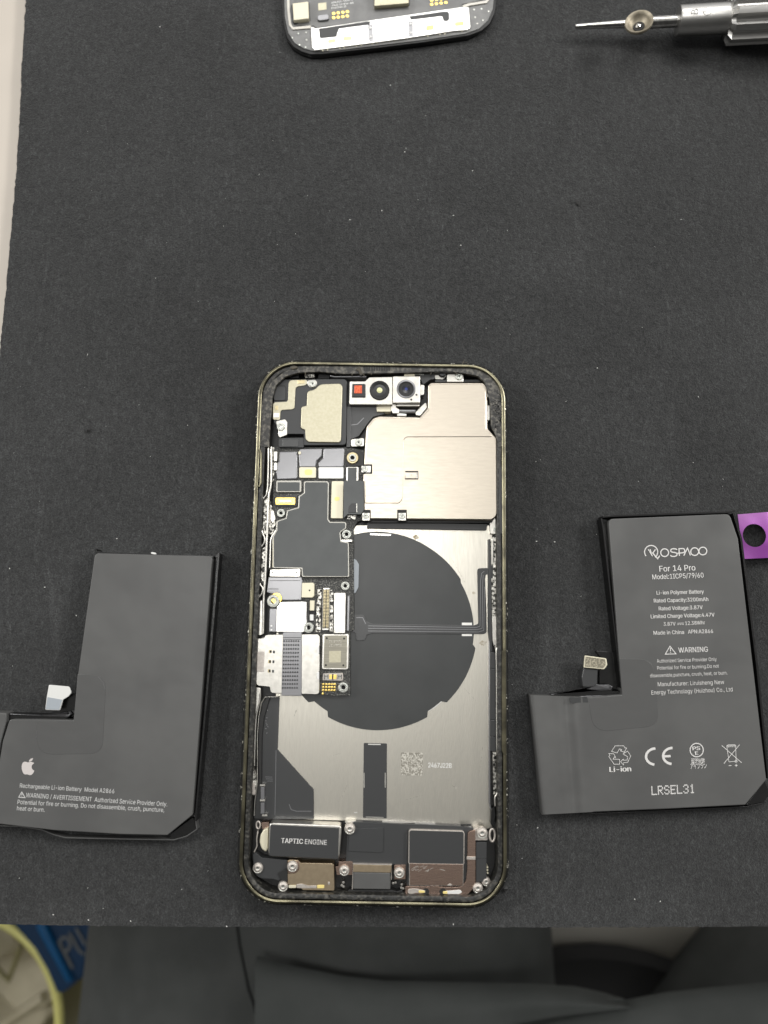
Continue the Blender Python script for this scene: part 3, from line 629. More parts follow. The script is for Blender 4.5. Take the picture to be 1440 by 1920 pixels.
slab('board_gap', z5((640, 893), (700, 893), (700, 935), (635, 940)), 3.9, 3.3, m_hole, lb, 0)
screw(me_stand, *z6((625, 155))[0], 10, 4.6, lb)
# mezzanine connector
zc0 = slab('mezzanine_socket', z5((780, 655), (858, 655), (855, 960), (840, 1120), (768, 1120), (770, 960)), 4.2, 3.3, m_dark, lb, 2)
bm = bmesh.new()
for i in range(26):
    y = 1106+i*2.75; x = 606.6-i*.06
    prism(bm, [P(a, b, .00435) for a, b in rect(x, y, x+4.6, y+1.4)], .0041, 0); prism(bm, [P(a, b, .00435) for a, b in rect(x+6, y, x+10.8, y+1.4)], .0041, 0)
link('contact_pin', bm, m_brass, zc0)
strip('socket_rim', [(605.6, 1104), (604, 1181)], 1.1, 4.5, 3.5, m_silver, zc0); strip('socket_rim', [(618.4, 1104), (616.8, 1181)], 1.1, 4.5, 3.5, m_silver, zc0)
slab('socket_end', rect(606, 1102.5, 618, 1105.6), 4.5, 3.5, m_silver, zc0, 1); slab('socket_end', rect(604, 1178.5, 616, 1181.5), 4.5, 3.5, m_silver, zc0, 1)
slab('solder_field', z5((720, 662), (768, 658), (755, 1125), (700, 1125)), 3.7, 3.3, m_scrap, lb, 1)
slab('solder_field', z5((860, 660), (895, 690), (888, 1125), (850, 1125)), 3.6, 3.3, m_scrap, lb, 1)
slab('small_shield', z5((902, 700), (1025, 700), (1028, 740), (1022, 1140), (895, 1138)), 4.9, 3.2, m_silver, lb, 2.5, .00015)
strip('board_rail', z5((1058, 735), (1050, 1110)), 4.2, 4.2, 3, m_flex, lb)
# SIM bracket
sim = slab('reader_bracket', z6((75, 275, 12), (150, 262, 8), (170, 232, 6), (735, 228, 8), (748, 262, 8), (742, 860, 8), (720, 876, 8), (560, 872), (215, 862, 6), (206, 795, 3), (75, 782, 14), (48, 748, 14), (55, 300, 14)), 4.9, 1.8, m_silver, phone, 0, .00012)
tape = slab('textured_flex', z6((348, 205), (553, 205), (550, 892), (330, 890)), 5.15, 2.0, m_flex, phone, 1, .0002)
bm = bmesh.new()
for r_ in range(13):
    for c_ in range(7):
        px, py = 470+(362-r_*1.2+c_*25.5)/5.76, 1150+(300+r_*42)/5.76
        lathe(bm, [(.00026, -.00003), (.0002, .00014), (0, .0002)], P(px, py, .00516), n=8)
link('flex_bump', bm, m_flexd, tape, 60)
strokes('trace', [(z6((350, 262), (545, 262)), 1.2, False), (z6((348, 282), (540, 282)), .9, False)], 5.18, m_dark, tape)
for a, b in (((212, 413), (250, 418)), ((206, 521), (245, 523)), ((201, 622), (240, 626))):
    q = z6(a)[0]; slab('contact_hole', rect(q[0]-3, q[1]-3.2, q[0]+2.6, q[1]+3.2), 4.94, 4.8, m_brass, sim, .8, 0)
    slab('contact_pit', rect(q[0]-1.4, q[1]-2.4, q[0]+2.4, q[1]+2.4), 4.96, 4.8, m_hole, sim, .8, 0)
    q = z6(b)[0]; slab('contact_hole', rect(q[0]-1.8, q[1]-2.6, q[0]+2, q[1]+2.6), 4.94, 4.8, m_dark, sim, .8, 0)
slab('bracket_inset', z6((68, 415), (150, 410), (142, 632), (58, 632)), 4.95, 4.8, m_pearl, sim, 1)
for y in (397, 672): slab('clip', z6((712, y-32), (740, y-40), (740, y+42), (712, y+32)), 5.2, 4.5, m_white, sim, .8); 
for y in (400, 672): slab('clip_slot', z6((735, y-48), (752, y-48), (752, y+44), (738, y+44)), 5.0, 4.5, m_hole, sim, .5)
# memory chip and pads
chip = slab('memory_chip', z6((785, 226, 10), (1050, 224, 10), (1062, 240, 8), (1055, 595, 8), (1040, 607, 8), (780, 605, 8), (768, 590, 8), (776, 240, 8)), 4.3, 3.3, m_silver, lb, 0, .0001)
slab('chip_face', z6((797, 240), (1042, 238), (1036, 592), (786, 590)), 4.36, 4.2, m_chip, chip, 2.5, .00004)
for x, y in z6((822, 268), (1009, 272), (812, 560), (1001, 562)):
    bm = bmesh.new(); lathe(bm, [(.00028, 0), (.0002, .00003), (0, .00001)], P(x, y, .00437), n=12); link('pinhole', bm, m_hole, chip)
slabs('etched_patch', [(z6((848, 408), (975, 405), (972, 530), (846, 530)), 4.38, 4.3)], m_champ, chip)
text('F1AZ25R3', *z6((852, 320), (980, 318)), 5, 4.39, m_etch, chip, .02)
text('SN4J2N2U', *z6((850, 361), (977, 359)), 5, 4.39, m_etch, chip, .02)
co_ = slab('small_socket', z6((780, 650), (995, 645), (1000, 715), (985, 728), (775, 725)), 4.0, 3.3, m_pearl, lb, 1.5)
slab('socket_insert', z6((795, 660), (840, 660), (836, 715), (792, 715)), 4.1, 3.9, m_dark, co_, .5); slab('socket_insert', z6((940, 660), (985, 660), (982, 712), (938, 712)), 4.1, 3.9, m_dark, co_, .5)
slab('socket_insert', z6((850, 662), (930, 662), (926, 712), (848, 712)), 4.15, 3.9, m_gold, co_, .5); slab('socket_slot', z6((880, 655), (895, 655), (892, 718), (877, 718)), 4.2, 3.9, m_dark, co_, 0, 0)
for y in (668, 690, 708):
    for x in (800, 945): slab('contact_pin', z6((x, y-5), (x+32, y-5), (x+32, y+3), (x, y+3)), 4.2, 4, m_silver, co_, 0, 0)
for j, y in enumerate((768, 800, 832)):
    for i, x in enumerate((783, 815, 847, 878, 908)):
        bm = bmesh.new(); lathe(bm, [(.00035, -.0001), (.00035, .00005), (.00028, .00009), (0, .0001)], P(*z6((x-j*1.5, y))[0], .0034), n=14); link('gold_pad', bm, m_gold, lb, 40)
bm = bmesh.new(); lathe(bm, [(.0003, -.0001), (.0003, .00005), (0, .0001)], P(*z6((779, 868))[0], .0034), n=14); link('gold_pad', bm, m_gold, lb, 40)
screw(me_stand, *z6((1000, 800))[0], 10, 4.2, lb)

# --- side rails with exposed button contacts
def rail(name, path, r, z, mat):
    bm = bmesh.new(); pp = []
    for i in range(len(path)-1):
        for j in range(4): pp.append(Vector(path[i]).lerp(Vector(path[i+1]), j/4))
    pp.append(Vector(path[-1])); sm = pp[:]
    for _ in range(2): sm = [sm[0]]+[(sm[i-1]+sm[i]*2+sm[i+1])/4 for i in range(1, len(sm)-1)]+[sm[-1]]
    tube(bm, [P(p.x, p.y, z*.001) for p in sm], r*.001, 8); return link(name, bm, mat, phone, 60)
rail('side_rail', [(503, 838), (502, 900), (500.5, 928), (492, 936), (489.5, 950), (489, 990), (493, 1002), (496.5, 1010), (496, 1018), (488, 1027), (485.5, 1040), (484, 1088), (488, 1097), (493, 1102), (492, 1112), (483, 1123), (481, 1140), (479.5, 1192)], .30, 5.2, m_silver)
rail('side_rail', [(508.5, 838), (508.5, 910), (504, 928), (502.5, 950), (501, 1000), (500, 1020), (498.5, 1060), (497, 1090), (495, 1110), (494, 1130), (493, 1188)], .34, 5.0, m_silver)
slab('button_flex', [(493, 937), (502, 932), (501, 1003), (493, 1001), (490, 985)], 4.2, 1.3, m_scrap, phone, 2)
slab('button_flex', [(488, 1030), (499, 1024), (497, 1096), (489, 1095), (485, 1085)], 4.2, 1.3, m_scrap, phone, 2)
slab('button_flex', [(503, 930), (512, 955), (517, 985), (510, 1003), (502, 1000)], 4.0, 1.3, m_scrap, phone, 2)
slab('button_flex', [(505, 840), (514, 838), (514, 900), (507, 908)], 3.6, 1.3, m_scrap, phone, 1)
slab('button_flex', [(484, 1130), (492, 1124), (492, 1190), (480, 1192)], 4.0, 1.3, m_silver, phone, 2)
slab('button_flex', [(498, 1010), (506, 1005), (506, 1060), (498, 1090), (495, 1090)], 3.5, 1.3, m_black, phone, 1)
strip('shield_wall', z5((272, 20), (238, 75), (215, 130), (205, 430)), 2.4, 4.8, 2, m_silver, phone); strip('shield_wall', z5((243, 130), (238, 425)), 1.6, 4.7, 3, m_cream, phone)
for y0, y1 in ((95, 200), (215, 300)):
    slab('spring_clip', z3((250, y0), (288, y0), (285, y1), (248, y1)), 4.6, 1.5, m_silver, phone, 2)
slab('spring_clip', z3((215, 735), (245, 730), (268, 820), (240, 880), (215, 830)), 4.3, 1.5, m_silver, phone, 2)
slab('spring_clip', z3((195, 720), (212, 715), (216, 880), (196, 870)), 4.4, 1.5, m_pearl, phone, 2)
strip('inner_lip', [(486, 842), (489.5, 850), (489, 905), (485, 913)], 3.4, 6.95, 5.6, m_lip, phone)
rail('side_rail', [(474, 1300), (472.5, 1306), (471.5, 1352), (470.5, 1395), (468.5, 1430), (466, 1470)], .3, 5.0, m_silver)
rail('side_rail', [(488, 1300), (487, 1316), (479.5, 1345), (477.5, 1400), (477, 1436)], .22, 4.6, m_silver)
slab('button_flex', [(474, 1288), (489, 1290), (487, 1320), (481, 1344), (473, 1346)], 4.3, 1.3, m_silver, phone, 2)
slab('button_flex', [(473, 1360), (478, 1350), (477, 1425), (471, 1428)], 4.2, 1.3, m_silver, phone, 1)
for y in (1350, 1392, 1426): slab('button_gap', rect(472, y-4, 477, y+8), 4.6, 4, m_hole, phone, 1)
slab('button_flex', [(467, 1438), (474, 1436), (478, 1450), (481, 1470), (478, 1492), (465, 1488)], 4.4, 1.3, m_scrap, phone, 3)
slab('gold_pad', [(466, 1456), (473, 1455), (473, 1461), (466, 1461)], 4.6, 4, m_gold, phone, 1)
slab('button_flex', [(466, 1472), (477, 1468), (479, 1490), (466, 1490)], 4.6, 1.3, m_pearl, phone, 2)
# right side
slab('side_bar', z7((558, 228), (585, 228), (600, 600), (612, 1790), (590, 1790), (560, 1500)), 3.8, 1.5, m_flexd, phone, 1)
slab('side_strip', z7((590, 230), (712, 130), (708, 960), (705, 1690), (668, 1740), (640, 1700), (612, 1300), (600, 600)), 4.0, 1.3, m_scrap, phone, 2)
rail('side_rail', z7((712, 60), (708, 300), (706, 960), (704, 1650), (690, 1710), (668, 1760), (668, 1900)), .26, 5.4, m_silver)
slab('spring_clip', z7((600, 235), (630, 240), (622, 580), (600, 580)), 4.5, 1.5, m_silver, phone, 1)
slab('spring_clip', z7((612, 1300), (668, 1298), (665, 1600), (640, 1720), (618, 1640)), 4.4, 1.5, m_silver, phone, 1)
slab('spring_clip', z7((600, 590), (625, 590), (622, 770), (600, 770)), 4.5, 1.5, m_dark, phone, 1)
slab('spring_clip', z7((640, 1610), (700, 1590), (704, 1690), (668, 1740), (655, 1730)), 4.6, 1.5, m_silver, phone, 1)
zR = Z(890, 1200, 5.333)
for a, b in ((120, 122), (124, 288), (292, 798), (803, 962), (966, 1112)):
    if b-a > 5: slab('side_bar', zR((158, a), (215, a), (217, b), (160, b)), 4.4, 1.5, m_flexd, phone, .6)
strip('plate_wall', zR((150, 10), (150, 700), (152, 1640), (165, 1700)), 2.0, 3.6, 1.4, m_flex, phone)
rail('side_rail', zR((205, 60), (218, 140), (220, 600), (222, 1105), (232, 1140), (232, 1500), (222, 1545), (200, 1570), (205, 1660)), .22, 5.3, m_silver)
slab('spring_clip', zR((180, 1120), (228, 1115), (225, 1500), (190, 1560), (185, 1300)), 4.0, 1.5, m_scrap, phone, 1)
slab('side_film', zR((165, 1700), (200, 1660), (210, 1760), (190, 1840), (160, 1850), (165, 1760)), 4.2, 1.5, m_edge, phone, 3)
slab('inner_lip', zR((272, 110), (305, 88), (305, 1150), (290, 1150), (272, 1110)), 6.97, 5.6, m_lip, phone, 1)
strip('ledge_step', z4((1315, 260), (1318, 760), (1325, 985)), 5.0, 6.5, 5.6, m_dark, phone)

# --- bottom modules
hm = slab('haptic_motor', z9((358, 236, 8), (1110, 265, 14), (1106, 345), (1086, 622, 10), (345, 588, 10)), 5.6, 1.5, m_silver, phone, 0, .0003, 3)
lab = slab('motor_label', z9((372, 258), (1084, 292), (1074, 612), (357, 578)), 5.72, 5.5, m_dark, hm, 1.5, .00004)
text('TAPTIC', (527.2, 1580.4), (567.8, 1582.2), 8.6, 5.74, m_print2, lab, .018)
text('ENGINE', (571.6, 1582.4), (612.7, 1584.2), 8.6, 5.74, m_print2, lab, 0)
slab('motor_end', z9((348, 290), (300, 305, 10), (265, 370, 14), (258, 440, 12), (275, 505, 14), (325, 545, 8), (346, 500)), 4.6, 1.5, m_cream, hm, 0, .0003, 3)
slab('rose_flex', z9((275, 235), (355, 232), (355, 300), (285, 305)), 3.6, 1.5, m_rose, phone, 1)
bm = bmesh.new(); q0 = [Vector((490+4.5*math.cos(a)*.8-6, 1547+7*math.sin(a), 0)) for a in [i*2*math.pi/16 for i in range(16)]]; tube(bm, [P(p.x, p.y, .0042) for p in q0], .00025, 8, closed=True); link('wire_hook', bm, m_pearl, phone, 60)
strip('wire_hook', z9((240, 320), (228, 400), (232, 480), (200, 545)), 2.4, 3.8, 3.0, m_pearl, phone)
lbx = slab('antenna_cover', z9((190, 560, 8), (215, 545, 6), (280, 600, 10), (545, 625), (545, 800), (450, 835), (400, 820), (265, 815, 20), (200, 760, 20)), 4.3, 1.3, m_dark, phone, 0)
screw(me_dome, 483.3, 1628, 9.3, 4.7, phone)
slab('antenna_cover', z9((445, 760), (550, 700), (552, 845), (480, 835)), 4.6, 1.3, m_hole, phone, 3)
tp = slab('contact_plate', z9((548, 618, 6), (660, 625, 4), (680, 645), (680, 652), (1030, 660, 5), (1036, 935, 8), (1020, 943, 4), (705, 936, 5), (680, 905), (640, 885), (550, 880)), 4.7, 1.5, m_tan, phone, 0, .00015)
slab('plate_pocket', z9((552, 640), (668, 635), (672, 720, 12), (635, 765, 14), (552, 768)), 4.85, 4.6, m_rose, tp, 0, .00015)
screw(me_dome, *z9((600, 692))[0], 9.8, 5.2, phone)
for a in ((560, 885, 638, 915), (855, 884, 930, 918)): slab('contact_pill', z9(*rect(*a)), 4.85, 4.6, m_blot if a[0] > 800 else m_cream, tp, 2)
slab('contact_pill', z9((640, 875), (700, 870), (770, 890), (850, 888), (850, 918), (720, 918), (640, 915)), 4.8, 4.6, m_pearl, tp, 2)
slab('contact_pill', z9((968, 850), (990, 850), (988, 882), (966, 880)), 4.85, 4.6, m_pearl, tp, 2)
screw(me_dome, *z9((502, 900))[0], 9, 4.9, phone)
screw(me_dome, *z9((1138, 735))[0], 9.2, 4.9, phone)
screw(me_dome, *z9((1195, 302))[0], 9.8, 4.9, phone)
slab('mount_bracket', z9((1045, 690), (1080, 690), (1080, 640), (1225, 640), (1220, 780), (1060, 780)), 4.3, 1.5, m_rose, phone, 2)
slab('mount_bracket', z9((1135, 225), (1250, 215), (1290, 250), (1240, 262), (1170, 260)), 3.6, 1.5, m_silver, phone, 4)
for x, y in ((1128, 858), (1112, 888), (1130, 900), (1125, 980), (1085, 975), (1140, 985)):
    q = z9((x, y))[0]; slab('solder_bead', circ(q[0], q[1], 2.6, 10), 3.6, 1.4, m_silver, phone, 0)
# central module over the port
cm = slab('speaker_housing', [(652, 1547), (665, 1541), (760, 1545), (860, 1549), (888, 1553), (887, 1620), (884, 1665), (762, 1664), (760, 1622), (648, 1617)], 4.0, 1.4, m_dark, phone, 2)
strip('housing_rim', [(655, 1543), (700, 1543), (800, 1546.5), (884, 1552.5)], 3.6, 3.3, 1.5, m_flex, phone)
for a in ((737, 1543.6, 778, 1545.8), (864, 1545.5, 884, 1548.5)): slab('rim_slot', rect(*a), 3.45, 3.2, m_hole, phone, .5)
slab('housing_pad', [(655, 1554), (719, 1552), (718.5, 1597, 4), (714, 1599), (653, 1596)], 4.25, 3.9, m_dark, cm, 1)
strip('housing_seam', z10((350, 295), (352, 640), (345, 900)), 1.6, 4.12, 3.9, m_black, cm)
port = slab('charging_port', [(662, 1621), (734.5, 1622.5), (733, 1636.5), (661, 1635)], 4.7, 1.5, m_tan, phone, 1)
slab('port_body', [(661.2, 1635.2), (732.8, 1636.6), (732, 1668), (659.5, 1667)], 4.6, 1.5, m_film, phone, 2, .0003, 3)
strip('port_frame', [(660.4, 1668), (662, 1620.2), (735, 1621.8), (733.6, 1650)], 1.6, 4.9, 2, m_pearl, phone)
slab('port_shroud', [(655, 1668), (735, 1669), (744, 1672), (755, 1668), (756, 1676), (742, 1681), (655, 1680), (648, 1676)], 3.8, 1.4, m_black, phone, 3)
slab('mount_bracket', z10((215, 675), (335, 672), (335, 825), (218, 825)), 4.3, 1.5, m_rose, phone, 2)
screw(me_dome, *z10((270, 758))[0], 9.6, 4.9, phone)
for x, y in ((205, 865), (230, 860), (295, 880), (290, 912), (310, 920)):
    q = z10((x, y))[0]; slab('solder_bead', circ(q[0], q[1], 2.4, 10), 3.4, 1.4, m_silver, phone, 0)
# loudspeaker
ls = slab('loudspeaker', z10((385, 305, 8), (930, 322, 10), (948, 345, 6), (945, 660), (938, 672), (936, 892), (372, 892), (372, 665), (362, 650), (368, 325, 6)), 5.0, 1.5, m_pearl, phone, 0, .0001)
slab('loudspeaker_cover', z10((388, 316), (928, 330), (938, 348), (936, 664), (374, 655), (375, 330)), 5.1, 4.9, m_dark, ls, 1.5, .00004)
slab('loudspeaker_plate', z10((378, 660), (932, 670), (930, 888), (378, 886)), 5.06, 4.9, m_rose, ls, .5, .00004)
scratches([(z10((x, y), (x+random.uniform(-25, -45), y+random.uniform(12, 28))), .7, False) for x, y in [(random.uniform(420, 620), random.uniform(682, 720)) for _ in range(16)]]+[(z10((690, 718), (745, 732)), 1.0, False)], 5.09, m_pearl, ls)
slab('speaker_tab', z10((770, 880), (790, 868), (815, 872), (818, 890), (770, 892)), 5.15, 4.9, m_pearl, ls, 2)
rf = slab('rose_flex', z10((980, 325, 8), (1060, 315), (1062, 835, 4), (1040, 920, 30), (965, 998, 12), (330, 986, 4), (333, 895, 3), (905, 905, 20), (962, 855, 20), (976, 720)), 4.7, 1.5, m_rose, phone, 0, .0001)
slab('flex_clip', z10((970, 588), (1062, 588), (1062, 622), (970, 620)), 4.95, 4.6, m_pearl, rf, 1)
slab('flex_clip', z10((590, 890), (685, 892), (685, 992), (588, 990)), 4.85, 4.6, m_rose, rf, 1)
for x in (545, 722): slab('flex_hole', circ(*z10((x, 952))[0], 6.5, 16), 4.74, 4.6, m_hole, rf, 0, 0)
slab('contact_pill', z10((362, 922, 14), (440, 920), (540, 940), (540, 968), (440, 966), (390, 985, 8), (355, 965, 8)), 4.82, 4.6, m_pearl, rf, 2)
slab('contact_pill', z10((470, 938), (535, 942), (535, 966), (470, 964)), 4.9, 4.7, m_blot, rf, 2)
slab('contact_pill', z10((725, 948), (840, 938), (900, 932, 8), (925, 955, 10), (895, 978, 8), (725, 976)), 4.82, 4.6, m_white, rf, 2)
slab('contact_pill', z10((722, 950), (770, 946), (770, 976), (722, 975)), 4.9, 4.7, m_blot, rf, 2)
slab('speaker_foot', z10((362, 992), (660, 1000), (895, 1020), (895, 1034), (362, 1018)), 3.8, 1.5, m_rose, phone, 1)
db = slab('side_block', z10((1066, 440), (1178, 440), (1175, 610), (1176, 830), (1140, 850), (1066, 850)), 4.5, 1.4, m_dark, phone, 2)
strip('block_seam', z10((1066, 607), (1176, 607)), 1.4, 4.56, 4.3, m_black, db)
slab('mount_bracket', z10((1040, 300), (1090, 290), (1180, 310), (1190, 420), (1040, 420)), 4.2, 1.5, m_pearl, phone, 3)
screw(me_dome, *z10((1130, 345))[0], 10, 4.9, phone)
screw(me_dome, *z10((1085, 918))[0], 9.2, 4.9, phone)
screw(me_dome, *z10((1172, 850))[0], 8, 4.4, phone)
bm = bmesh.new(); tube(bm, [P(923+5*math.cos(a), 1566+12*math.sin(a), .0046) for a in [i*2*math.pi/16 for i in range(16)]], .0003, 8, closed=True); link('wire_hook', bm, m_pearl, phone, 60)
for x, y in ((958, 1012), (1185, 700), (1185, 730), (1188, 760)):
    q = z10((x, y))[0]; slab('solder_bead', circ(q[0], q[1], 1.8, 8), 4.2, 1.4, m_cream, phone, 0)

def cloth_sheet(name, rows, thick, mat, parent):
    bm = bmesh.new(); top = [[bm.verts.new(p) for p in r] for r in rows]; bot = [[bm.verts.new(p-Vector((0, 0, thick))) for p in r] for r in rows]
    a, b = len(rows), len(rows[0])
    for i in range(a-1):
        for j in range(b-1):
            bm.faces.new([top[i][j], top[i][j+1], top[i+1][j+1], top[i+1][j]]); bm.faces.new([bot[i][j], bot[i+1][j], bot[i+1][j+1], bot[i][j+1]])
    for j in range(b-1):
        bm.faces.new([top[0][j], bot[0][j], bot[0][j+1], top[0][j+1]]); bm.faces.new([top[-1][j], top[-1][j+1], bot[-1][j+1], bot[-1][j]])
    for i in range(a-1):
        bm.faces.new([top[i][0], top[i+1][0], bot[i+1][0], bot[i][0]]); bm.faces.new([top[i][-1], bot[i][-1], bot[i+1][-1], top[i+1][-1]])
    return link(name, bm, mat, parent, 80)
# ------------------------------------------------------------------ batteries
def battery(label, loc, body, low, skirts):
    root = empty('phone_battery', loc, label, 'battery', 'batteries lying beside the opened phone')
    slab('cell', body, 5.0, .1, m_film, root, 0, .0009, 5)
    if low: slab('terminal_fold', low, 4.5, .1, m_film, root, 0, .0008, 4)
    for s, w, zt in skirts: strip('wrap_edge', s, w, zt, .15, m_edge, root, .00005)
    return root
Lb = battery('black phone battery with a silver fruit logo and two warning lines, no tab', P(230, 1320, 0),
    [(178, 1037, 9), (399, 1043, 9), (397, 1060), (361, 1528, 5), (314, 1566, 5), (225, 1564), (103, 1557), (0, 1545), (-14, 1542, 8), (-3, 1440), (5, 1390), (18, 1349, 7), (80, 1349), (137.5, 1350.5, 2), (146, 1266)],
    [(-92, 1332), (12, 1337, 3), (12, 1352), (2, 1390), (-6, 1440), (-16, 1543), (-106, 1535)],
    [([(409.5, 1037), (405, 1100), (386, 1320), (366, 1540)], 3.6, 4.3), ([(178, 1030), (182, 1036), (290, 1041), (400, 1044)], 3.5, 4.2)])
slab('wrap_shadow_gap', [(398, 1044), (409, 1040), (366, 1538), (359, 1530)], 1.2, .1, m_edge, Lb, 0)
strip('wrap_lip', [(-10, 1548), (40, 1550), (78, 1556), (100, 1565), (122, 1571), (240, 1573.5), (326, 1575), (350, 1568), (369, 1555), (366, 1538)], 2.0, 2.8, .1, m_film2, Lb)
slab('wrap_corner', [(362, 1532), (370, 1554), (352, 1567), (318, 1574), (322, 1562)], 2.4, .1, m_edge, Lb, 2)
slab('tape_patch', [(146, 1264), (199, 1266, 34), (192, 1413, 26), (70, 1415, 38), (68, 1352), (138, 1351.5)], 5.06, 4.9, m_film2, Lb, 0, .00005)
strokes('tape_glint', [([(184, 1268), (193, 1280), (197, 1292)], .5, False), ([(68.5, 1370), (68, 1384)], .5, False)], 5.09, m_flex, Lb)
pf = slab('connector_plate', [(91.5, 1284, 3), (130, 1287.5, 5), (133.5, 1299, 4), (128, 1306, 5), (118, 1312, 4), (112, 1332, 3), (84.5, 1331, 2), (88, 1305, 2)], 4.4, 4.0, m_white, Lb, 0, .0001)
slabs('connector_bend', [([(89, 1307), (116.5, 1312), (111, 1331), (85.5, 1330)], 4.45, 4.4)], m_bluegrey, pf)
slab('board_fold', [(15, 1337.5), (124, 1341), (131, 1334, 2), (133, 1342, 3), (125, 1347), (137, 1347), (137, 1351), (14, 1349.5)], 3.2, .2, m_edge, Lb, 0)
strip('fold_edge', [(18, 1339), (70, 1341.5), (118, 1343.5), (128, 1343), (132, 1339), (129, 1335), (124, 1337)], 1.0, 3.7, 2.6, m_flex, Lb)
slab('connector_shade', [(116, 1314), (134, 1301), (146, 1300), (138, 1345), (112, 1338)], 2.2, .2, m_edge, Lb, 2)  # black slab put in for the shadow beside the connector
slab('pull_tab', [(283, 1038), (284, 1035), (291, 1036), (294, 1041)], 3.0, 2.5, m_white, Lb, 1)
# fruit logo
def bez(pts, n=6):
    out = []
    for i in range(0, len(pts)-1, 3):
        a, b, c, d = [Vector(p) for p in pts[i:i+4]]
        for j in range(n):
            u = j/n; out.append(a*(1-u)**3+b*3*u*(1-u)**2+c*3*u*u*(1-u)+d*u**3)
    return out
za = lambda pts: [(0+p[0]/6, 1280+p[1]/6) for p in pts]
bodyl = bez([(318, 897), (335, 893), (350, 880), (385, 905), (345, 925), (345, 975), (386, 990), (375, 1020), (355, 1042), (338, 1040), (320, 1038), (315, 1030), (300, 1032), (280, 1036), (262, 1030), (250, 990), (238, 950), (240, 900), (275, 889), (295, 887), (305, 898), (318, 897)])
leaf = bez([(325, 888), (325, 868), (345, 850), (371, 850), (370, 872), (350, 888), (325, 888)])
slabs('fruit_logo', [(za(bodyl), 5.02, 4.9), (za(leaf), 5.02, 4.9)], m_apple, Lb)
zt = 5.0
text('Rechargeable Li-ion Battery  Model A2866', (36.9, 1476.8), (214, 1487.4), 7.6, zt, m_print, Lb, .004)
text('WARNING / AVERTISSEMENT  Authorized Service Provider Only.', (48.4, 1494.8), (313.4, 1512), 8, zt, m_print, Lb, .004)
text('Potential for fire or burning. Do not disassemble, crush, puncture,', (32.6, 1507.4), (307.8, 1522.6), 7.6, zt, m_print, Lb, .004)
text('heat or burn.', (31.6, 1519), (83.4, 1522.4), 7.6, zt, m_print, Lb, .004)
strokes('warning_sign', [([(41, 1485), (47, 1495.6), (35, 1494.8)], 1.3, True), ([(41, 1488), (41, 1491.6)], 1.2, False), ([(41, 1492.6), (41, 1493.6)], 1.2, False)], 5.02, m_print, Lb)

Rb = battery('black phone battery with dense white specification text and a purple tab', P(1250, 1280, 0),
    [(1141, 973, 9), (1368, 963.5, 12), (1384, 1010, 0), (1437, 1462, 5), (1398, 1509, 5), (1240, 1517), (1100, 1523, 3), (1090, 1440), (1082, 1308, 2), (1120, 1306), (1167, 1302.5, 2), (1161, 1236)],
    None,
    [([(1128, 972), (1131, 990), (1165, 1290)], 2.6, 4.4), ([(1130, 969), (1146, 967.5), (1370, 960), (1377, 958)], 3.4, 4.4), ([(1376, 962), (1390, 1010), (1420, 1250), (1441, 1460)], 3.6, 4.3), ([(1090, 1527), (1240, 1520.5), (1400, 1513), (1432, 1506)], 2.4, 2.6)])
def soft_fold(L0, L1, R0, R1, prof, par):
    rows = []
    for u, zz_ in prof:
        a = Vector(L0).lerp(Vector(R0), u); b = Vector(L1).lerp(Vector(R1), u); rows.append([P(*a.lerp(b, k/10), (zz_+.06*math.sin(k*1.7+u*5)*(.2 < u < .8))*.001) for k in range(11)])
    cloth_sheet('terminal_fold', rows, .0034, m_film, par)
soft_fold((992.5, 1303), (1016, 1527.5), (1098, 1307), (1112, 1522.5), [(0, 3.0), (.012, 3.6), (.035, 4.0), (.08, 4.2), (.2, 4.35), (.38, 4.55), (.46, 4.52), (.52, 4.3), (.58, 4.0), (.62, 3.95), (.67, 4.1), (.73, 4.5), (.79, 4.85), (.86, 5.02), (.93, 5.06), (1, 5.005)], Rb)
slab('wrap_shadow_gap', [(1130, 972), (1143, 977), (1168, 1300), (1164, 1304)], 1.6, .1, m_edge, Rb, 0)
slab('wrap_corner', [(1434, 1462), (1443, 1490), (1432, 1504), (1398, 1511)], 2.6, .1, m_edge, Rb, 2)
slab('tape_patch', [(1161, 1235), (1225, 1236, 30), (1236, 1361, 26), (1112, 1373, 38), (1104, 1310), (1167, 1304)], 5.06, 4.9, m_film2, Rb, 0, .00005)
slab('fold_notch', [(1068, 1308), (1101, 1307), (1103, 1317), (1070, 1318)], 5.05, 4.8, m_dark, Rb, 1, 0)
slab('board_fold', [(1033, 1303), (1050, 1300), (1140, 1291), (1147, 1288, 3), (1148, 1297), (1165, 1295), (1166, 1303.5), (1036, 1309)], 3.3, .2, m_edge, Rb, 0)
strip('fold_edge', [(1034, 1302.5), (1080, 1298), (1138, 1293.5), (1146, 1292), (1148, 1287.5), (1143, 1285), (1119, 1284.5)], 1.1, 3.9, 2.8, m_flex, Rb)
strip('fold_edge', [(1037, 1308.5), (1100, 1305.5), (1160, 1303.5)], .9, 3.9, 2.8, m_flex, Rb)
fb = slab('connector_flex', [(1094.5, 1252), (1121, 1255), (1119.5, 1290), (1093, 1288), (1090.5, 1270)], 3.4, .3, m_flexd, Rb, 2, .0008, 4)
cp = slab('connector_plate', [(1096.5, 1229, 2), (1137, 1234.5, 4), (1139, 1247, 4), (1133, 1255, 3), (1094.5, 1251.5, 1)], 4.2, 3.7, m_cream, Rb, 0, .0001)
slab('connector_board', [(1098, 1231, 1), (1134.5, 1236, 3), (1136, 1246, 3), (1131.5, 1253, 2), (1096.5, 1249.8)], 4.26, 4.1, M('speckled_stiffener', (.17, .155, .115), .5, .3, col2=(.36, .33, .25), nscale=2400, lo=.45, hi=.6), cp, 0, .00004)
